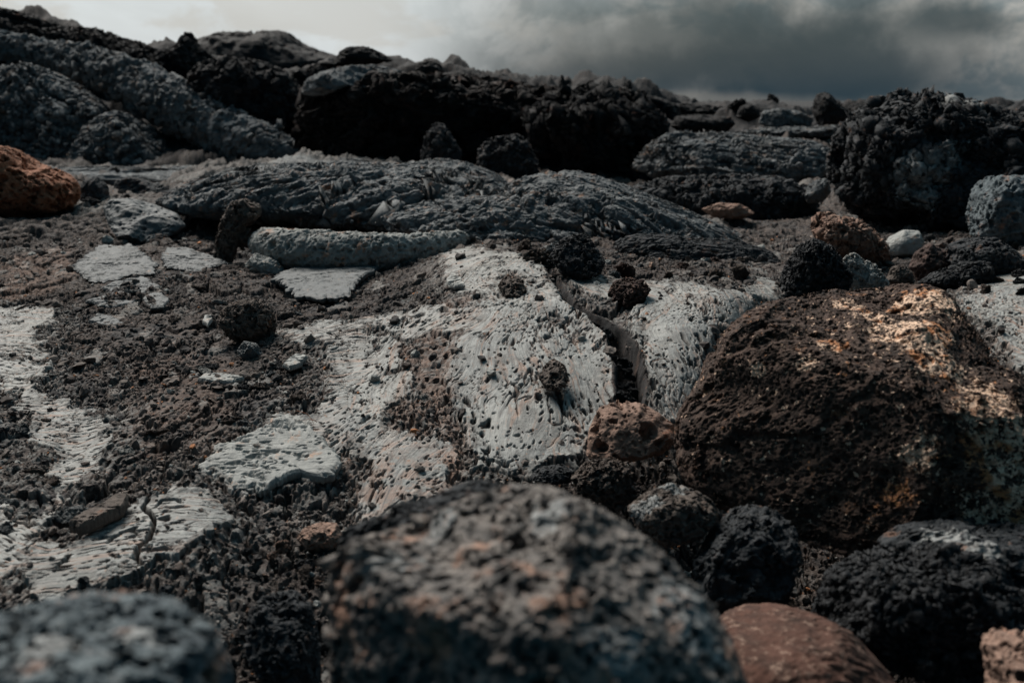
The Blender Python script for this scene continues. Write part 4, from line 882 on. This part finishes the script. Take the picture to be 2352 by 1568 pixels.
# broken rubble filling the gaps between the boulders
ZONES = [([(1395,760),(1420,780),(1462,840),(1470,930),(1430,925),(1415,860)], 46, (.010, .022), 'rubble filling the fissure', ('black', 'dark')),
         ([(1850,520),(2352,500),(2352,700),(2200,680),(1900,640),(1840,560)], 44, (.018, .055), 'rubble among the boulders at the right', ('dark', 'black', 'brown', 'dark')),
         ([(1420,1120),(1640,1130),(1900,1240),(2352,1280),(2352,1568),(1700,1400),(1500,1250),(1330,1110)], 42, (.010, .032), 'rubble in the dark gap below the lichened boulder', ('black', 'dark', 'brown')),
         ([(560,1250),(760,1220),(760,1500),(560,1500),(520,1330)], 30, (.006, .018), 'rubble between the two nearest boulders', ('dark', 'brown', 'tan')),
         ([(1180,560),(1800,600),(1780,660),(1600,640),(1400,640),(1200,600)], 35, (.012, .045), 'rubble below the steep ropy mound', ('dark', 'brown', 'redbrown', 'blue_grey')),
         ([(380,470),(560,500),(900,505),(1180,540),(1150,570),(1080,540),(620,515),(400,520)], 35, (.012, .05), 'rubble at the foot of the long ropy mound', ('dark', 'brown', 'blue_grey')),
         ([(180,400),(420,400),(360,470),(190,480)], 12, (.03, .08), 'rubble behind the grey slab', ('dark', 'brown')),
         ([(900,372),(1500,400),(1900,400),(1900,330),(1450,300),(1250,350),(950,340)], 32, (.04, .16), 'fallen rubble at the foot of the dark cliff', ('dark', 'dark_far', 'grey_far')),
         ([(0,20),(400,120),(700,180),(700,300),(450,230),(100,110)], 8, (.07, .22), 'rubble on the left slope', ('dark_far', 'dark')),
         ([(1300,205),(1560,240),(1850,262),(1850,300),(1500,300)], 12, (.06, .16), 'rubble on the right skyline', ('dark_far', 'dark'))]
FL = [([(0,620),(180,560),(480,600),(700,640),(760,780),(560,900),(350,820),(0,700)], 55), ([(0,900),(130,860),(300,1020),(200,1180),(0,1240)], 25), ([(420,800),(760,800),(740,960),(520,1010),(330,1000)], 30)]
def rub_label(gn, mt):
    return 'jagged %s stone, part of the %s' % ({'dark': 'dark grey', 'black': 'black', 'brown': 'brown', 'blue_grey': 'blue-grey', 'tan': 'tan', 'redbrown': 'red-brown', 'dark_far': 'blackish', 'grey_far': 'grey'}[mt], gn)
rm_ = {}
def inpoly(pl, x, y):
    r = False
    for i in range(len(pl)):
        (x0, y0), (x1, y1) = pl[i], pl[(i+1) % len(pl)]
        if (y0 > y) != (y1 > y) and x < (x1-x0)*(y-y0)/(y1-y0)+x0: r = not r
    return r
rg = np.random.RandomState(21)
for zi_, (pl, cnt, (s0, s1), gn, ms) in enumerate(ZONES):
    xs = [q[0] for q in pl]; yq = [q[1] for q in pl]; k_ = 0
    while k_ < cnt:
        a, b_ = rg.uniform(min(xs), max(xs)), rg.uniform(min(yq), max(yq))
        if not inpoly(pl, a, b_): continue
        k_ += 1; h_ = hit(a, b_)
        if h_[1] > 40: continue
        if 'fissure' in gn:
            fp = hpoly(FIS); q_ = 2.6+4.3*rg.rand(); i_ = int(q_); h_ = [*(fp[i_]+(fp[min(i_+1, 7)]-fp[i_])*(q_-i_)), 0]; h_[0] += rg.normal(0, FW[i_]*.35)
        s = s0+(s1-s0)*rg.rand()**2.2; mt = ms[rg.randint(len(ms))]; q = rg.randint(4); key = (mt, q)
        if key not in rm_:
            v, f = chip(np.random.RandomState(900+q), 5, .75); v = detail(v, f, 1., 90+q, 2.0, ((.22, .10, .6), (.11, .04, .6)), hi=1.5, chunk=((.6, .25), (.25, .10)))
            me = mesh_from('rubble_stone', v, f); me.materials.append(M[mt]); rm_[key] = me
        o = bpy.data.objects.new('rubble_stone', rm_[key]); col.objects.link(o); o.scale = (s, s*rg.uniform(.7, 1.1), s*rg.uniform(.6, 1.)); o.rotation_euler = (rg.normal(0, .4), rg.normal(0, .4), rg.uniform(0, 6.28))
        o.location = (h_[0], h_[1], float(gz(h_[0], h_[1])[0])+s*.25)
        if 'fissure' in gn: o.location[2] = float(macro(np.array([h_[0]]), np.array([h_[1]]))[0])-rg.uniform(.012, .045)
        o['label'] = rub_label(gn, mt); o['category'] = 'stone'; o['group'] = ('%s %s' % (mt.replace('_far', ' weathered').replace('_', ' '), gn))
for px, py, ln, dx, lb in ((195, 547, .035, .3, 'tiny rust-orange dry twig standing on the scoria left of the crust plates'), (420, 968, .028, .5, 'thin orange dry twig on the brown scoria left of centre'),
                           (722, 985, .045, -.9, 'forked orange twig lying above the broad pale crust plate'), (191, 806, .040, 1.2, 'thin pale grass stem lying on the scoria near the left edge'),
                           (1517, 832, .034, 1.5, 'small pale straw lying on the crust right of the fissure')):
    h_ = hit(px, py); P0 = np.array([h_[0], h_[1], float(gz(h_[0], h_[1])[0])+.004]); cu = bmesh.new(); segs_ = []
    for br in range(2 if 'forked' in lb else 1):
        e = np.array([dx, .3-.5*br, .55 if abs(dx) < 1 else .08]); e = e/np.linalg.norm(e)*ln*(1-.35*br); prev = None
        for k_ in range(9):
            q = k_/8; c_ = P0+e*(q-.5*(abs(dx) > 1))+np.array([.12, .1, .1])*ln*math.sin(3*q+br); r_ = .0011*(1-.6*q)
            ring = [cu.verts.new(c_+r_*np.array([0, math.cos(a_), math.sin(a_)])) for a_ in (0, 1.26, 2.51, 3.77, 5.03)]
            if prev: [cu.faces.new((prev[i], prev[(i+1) % 5], ring[(i+1) % 5], ring[i])) for i in range(5)]
            else: cu.faces.new(ring[::-1])
            prev = ring
        cu.faces.new(prev)
    me = bpy.data.meshes.new('twig'); cu.to_mesh(me); cu.free(); me.materials.append(M['orange' if 'orange' in lb else 'tan'])
    o = bpy.data.objects.new('twig', me); col.objects.link(o); o['label'] = lb; o['category'] = 'twig'
fm_ = {}
FT = {'plate': 'slate grey', 'brown': 'brown', 'pale': 'pale grey', 'dark': 'blackish'}
for pl, cnt in FL:
    xs = [q[0] for q in pl]; yq = [q[1] for q in pl]; k_ = 0
    while k_ < cnt:
        a, b_ = rg.uniform(min(xs), max(xs)), rg.uniform(min(yq), max(yq))
        if not inpoly(pl, a, b_): continue
        k_ += 1; h_ = hit(a, b_); mt = ('plate', 'brown', 'brown', 'pale', 'dark')[rg.randint(5)]; q = rg.randint(5); key = (mt, q); s = .009+.026*rg.rand()**2
        if key not in fm_:
            v, f = chip(np.random.RandomState(700+q), 5, .16); v = detail(v, f, 1., 60+q, 1.3, ((.16, .05, .5),), hi=1.3, chunk=((.5, .08),), strip=((1, .2, 0), .8, .10, .015))
            me = mesh_from('crust_flake', v, f); me.materials.append(M[mt]); fm_[key] = me
        o = bpy.data.objects.new('crust_flake', fm_[key]); col.objects.link(o); o.scale = (s, s*rg.uniform(.5, .9), s); o.rotation_euler = (rg.normal(0, .22), rg.normal(0, .22), rg.normal(.2, .6))
        o.location = (h_[0], h_[1], float(gz(h_[0], h_[1])[0])+s*.12)
        o['label'] = 'thin %s flake of broken crust lying on the left plain' % FT[mt]; o['category'] = 'flake'; o['group'] = '%s flakes of crust on the left plain' % FT[mt]
# ------------------------------------------------------------------ light
SUN_AZ, SUN_EL = math.radians(-32), math.radians(46)     # azimuth from +Y towards +X; the light comes from behind the slope
w = bpy.data.worlds.new('World'); sc.world = w; w.use_nodes = True; t = w.node_tree; t.nodes.clear()
def wn(typ, ins=None, **kw):
    nd = t.nodes.new(typ)
    for k_, v in kw.items(): setattr(nd, k_, v)
    for k_, v in (ins or {}).items():
        if isinstance(v, bpy.types.NodeSocket): t.links.new(v, nd.inputs[k_])
        else: nd.inputs[k_].default_value = v
    return nd
def wmix(f, a, b):
    nd = wn('ShaderNodeMix', data_type='RGBA')
    for k_, v in ((0, f), (6, a), (7, b)):
        if isinstance(v, bpy.types.NodeSocket): t.links.new(v, nd.inputs[k_])
        else: nd.inputs[k_].default_value = v if k_ == 0 else (*v, 1)
    return nd.outputs[2]
D = wn('ShaderNodeTexCoord').outputs['Generated']
sky = wn('ShaderNodeTexSky', sky_type='NISHITA', sun_disc=False, sun_elevation=SUN_EL, sun_rotation=SUN_AZ, air_density=1.5, dust_density=3.)
skyc = wn('ShaderNodeVectorMath', {0: sky.outputs[0], 3: .08}, operation='SCALE').outputs[0]
def wnoise(scale, detail, rough, dist, stretch=(1, 1, 2.2), off=(0, 0, 0)):
    mp = wn('ShaderNodeMapping', {'Vector': D, 'Scale': stretch, 'Location': off})
    return wn('ShaderNodeTexNoise', {'Vector': mp.outputs[0], 'Scale': scale, 'Detail': detail, 'Roughness': rough, 'Distortion': dist}).outputs[0]
def wramp(f, a, b, lo=0., hi=1.):
    return wn('ShaderNodeMapRange', {0: f, 1: a, 2: b, 3: lo, 4: hi}, interpolation_type='SMOOTHSTEP').outputs[0]
def wmath(op, a, b):
    nd = wn('ShaderNodeMath', operation=op)
    for k_, v in ((0, a), (1, b)):
        if isinstance(v, bpy.types.NodeSocket): t.links.new(v, nd.inputs[k_])
        else: nd.inputs[k_].default_value = v
    return nd.outputs[0]
def cloud(px, py, rx, ry, warp, soft=1.):
    """a cloud bank centred on one direction of the sky"""
    r = ray(px, py); r = r/np.linalg.norm(r)
    wv = wn('ShaderNodeTexNoise', {'Vector': D, 'Scale': 9., 'Detail': 7., 'Roughness': .62})
    off = wn('ShaderNodeVectorMath', {0: wv.outputs[1], 1: (.5, .5, .5)}, operation='SUBTRACT').outputs[0]
    off = wn('ShaderNodeVectorMath', {0: off, 3: warp}, operation='SCALE').outputs[0]
    q = wn('ShaderNodeVectorMath', {0: D, 1: off}, operation='ADD').outputs[0]
    q = wn('ShaderNodeVectorMath', {0: q, 1: tuple(r)}, operation='SUBTRACT').outputs[0]
    q = wn('ShaderNodeVectorMath', {0: q, 1: (FPX/rx, FPX/rx, FPX/ry)}, operation='MULTIPLY').outputs[0]
    L = wn('ShaderNodeVectorMath', {0: q}, operation='LENGTH').outputs['Value']
    return wramp(L, 1.5, .35, 0, soft)
sep = wn('ShaderNodeSeparateXYZ', {0: D})
nA, nB = wnoise(3.2, 5, .55, .4), wnoise(9, 5, .6, .3, (1, 1, 2.4), (3, 1, 0))
# bright thin cloud to the left, heavier grey to the right
base = wmix(wramp(sep.outputs[0], -.28, .25), (.52, .57, .60), (.255, .255, .245))
base = wmix(wramp(nA, .42, .62, 0, .25), base, (.22, .225, .22))
base = wmix(wramp(nB, .46, .60, 0, .55), base, (.385, .38, .365))
base = wmix(wmath('MULTIPLY', wramp(wnoise(6.5, 8, .62, .8, (1, 1, 1.5), (7, 2, 1)), .47, .60, 0, .7), wramp(sep.outputs[0], -.15, .1)), base, (.07, .115, .14))
dk = (.001, .021, .038)
for (a, b, rx, ry, wp, so) in ((1560, 80, 330, 100, .12, .75), (1880, 150, 380, 110, .12, .85), (1430, 185, 330, 80, .12, .8), (1200, 110, 200, 90, .12, .3), (2200, 48, 95, 34, .05, .8), (1930, 130, 190, 80, .08, .7), (2020, 235, 500, 60, .05, .5)):
    base = wmix(cloud(a, b, rx, ry, wp, so), base, dk)
base = wmix(cloud(1620, 235, 260, 22, .02, .5), base, (.17, .165, .155))
up = wramp(sep.outputs[2], .10, .55)
zen = wmix(wramp(nA, .35, .65), (.070, .19, .25), (.20, .34, .41))
base = wmix(up, base, zen)
base = wmix(wramp(sep.outputs[1], .25, -.25), base, (.006, .038, .058))
cmix = wmix(.9, skyc, base)
bg = wn('ShaderNodeBackground', {'Color': cmix, 'Strength': 1.})
wo = wn('ShaderNodeOutputWorld'); t.links.new(bg.outputs[0], wo.inputs[0])
sl = bpy.data.lights.new('sun', 'SUN'); sl.energy = 4.2; sl.angle = math.radians(34); sl.color = (1., .93, .85)
so = bpy.data.objects.new('sun', sl); col.objects.link(so)
from mathutils import Vector
sd = Vector((math.sin(SUN_AZ)*math.cos(SUN_EL), math.cos(SUN_AZ)*math.cos(SUN_EL), math.sin(SUN_EL)))
so.rotation_euler = sd.to_track_quat('Z', 'Y').to_euler(); so.location = (0, 0, 30)

cd = bpy.data.cameras.new('camera'); cd.sensor_width = 36; cd.lens = FPX/2352*36; cd.clip_end = 2000; cd.clip_start = .02
cd.dof.use_dof = True; cd.dof.focus_distance = 2.15; cd.dof.aperture_fstop = (cd.lens/1000)/.0065; cd.dof.aperture_blades = 0
co = bpy.data.objects.new('camera', cd); col.objects.link(co); co.location = (0, 0, CAM_H); co.rotation_euler = (math.pi/2-PITCH, 0, 0); sc.camera = co
sc.view_settings.view_transform = 'Standard'; sc.view_settings.look = 'None'; sc.view_settings.exposure = .4; sc.view_settings.gamma = 1
sc.cycles.use_denoising = True; sc.cycles.max_bounces = 4
print('done', time.time()-T0)
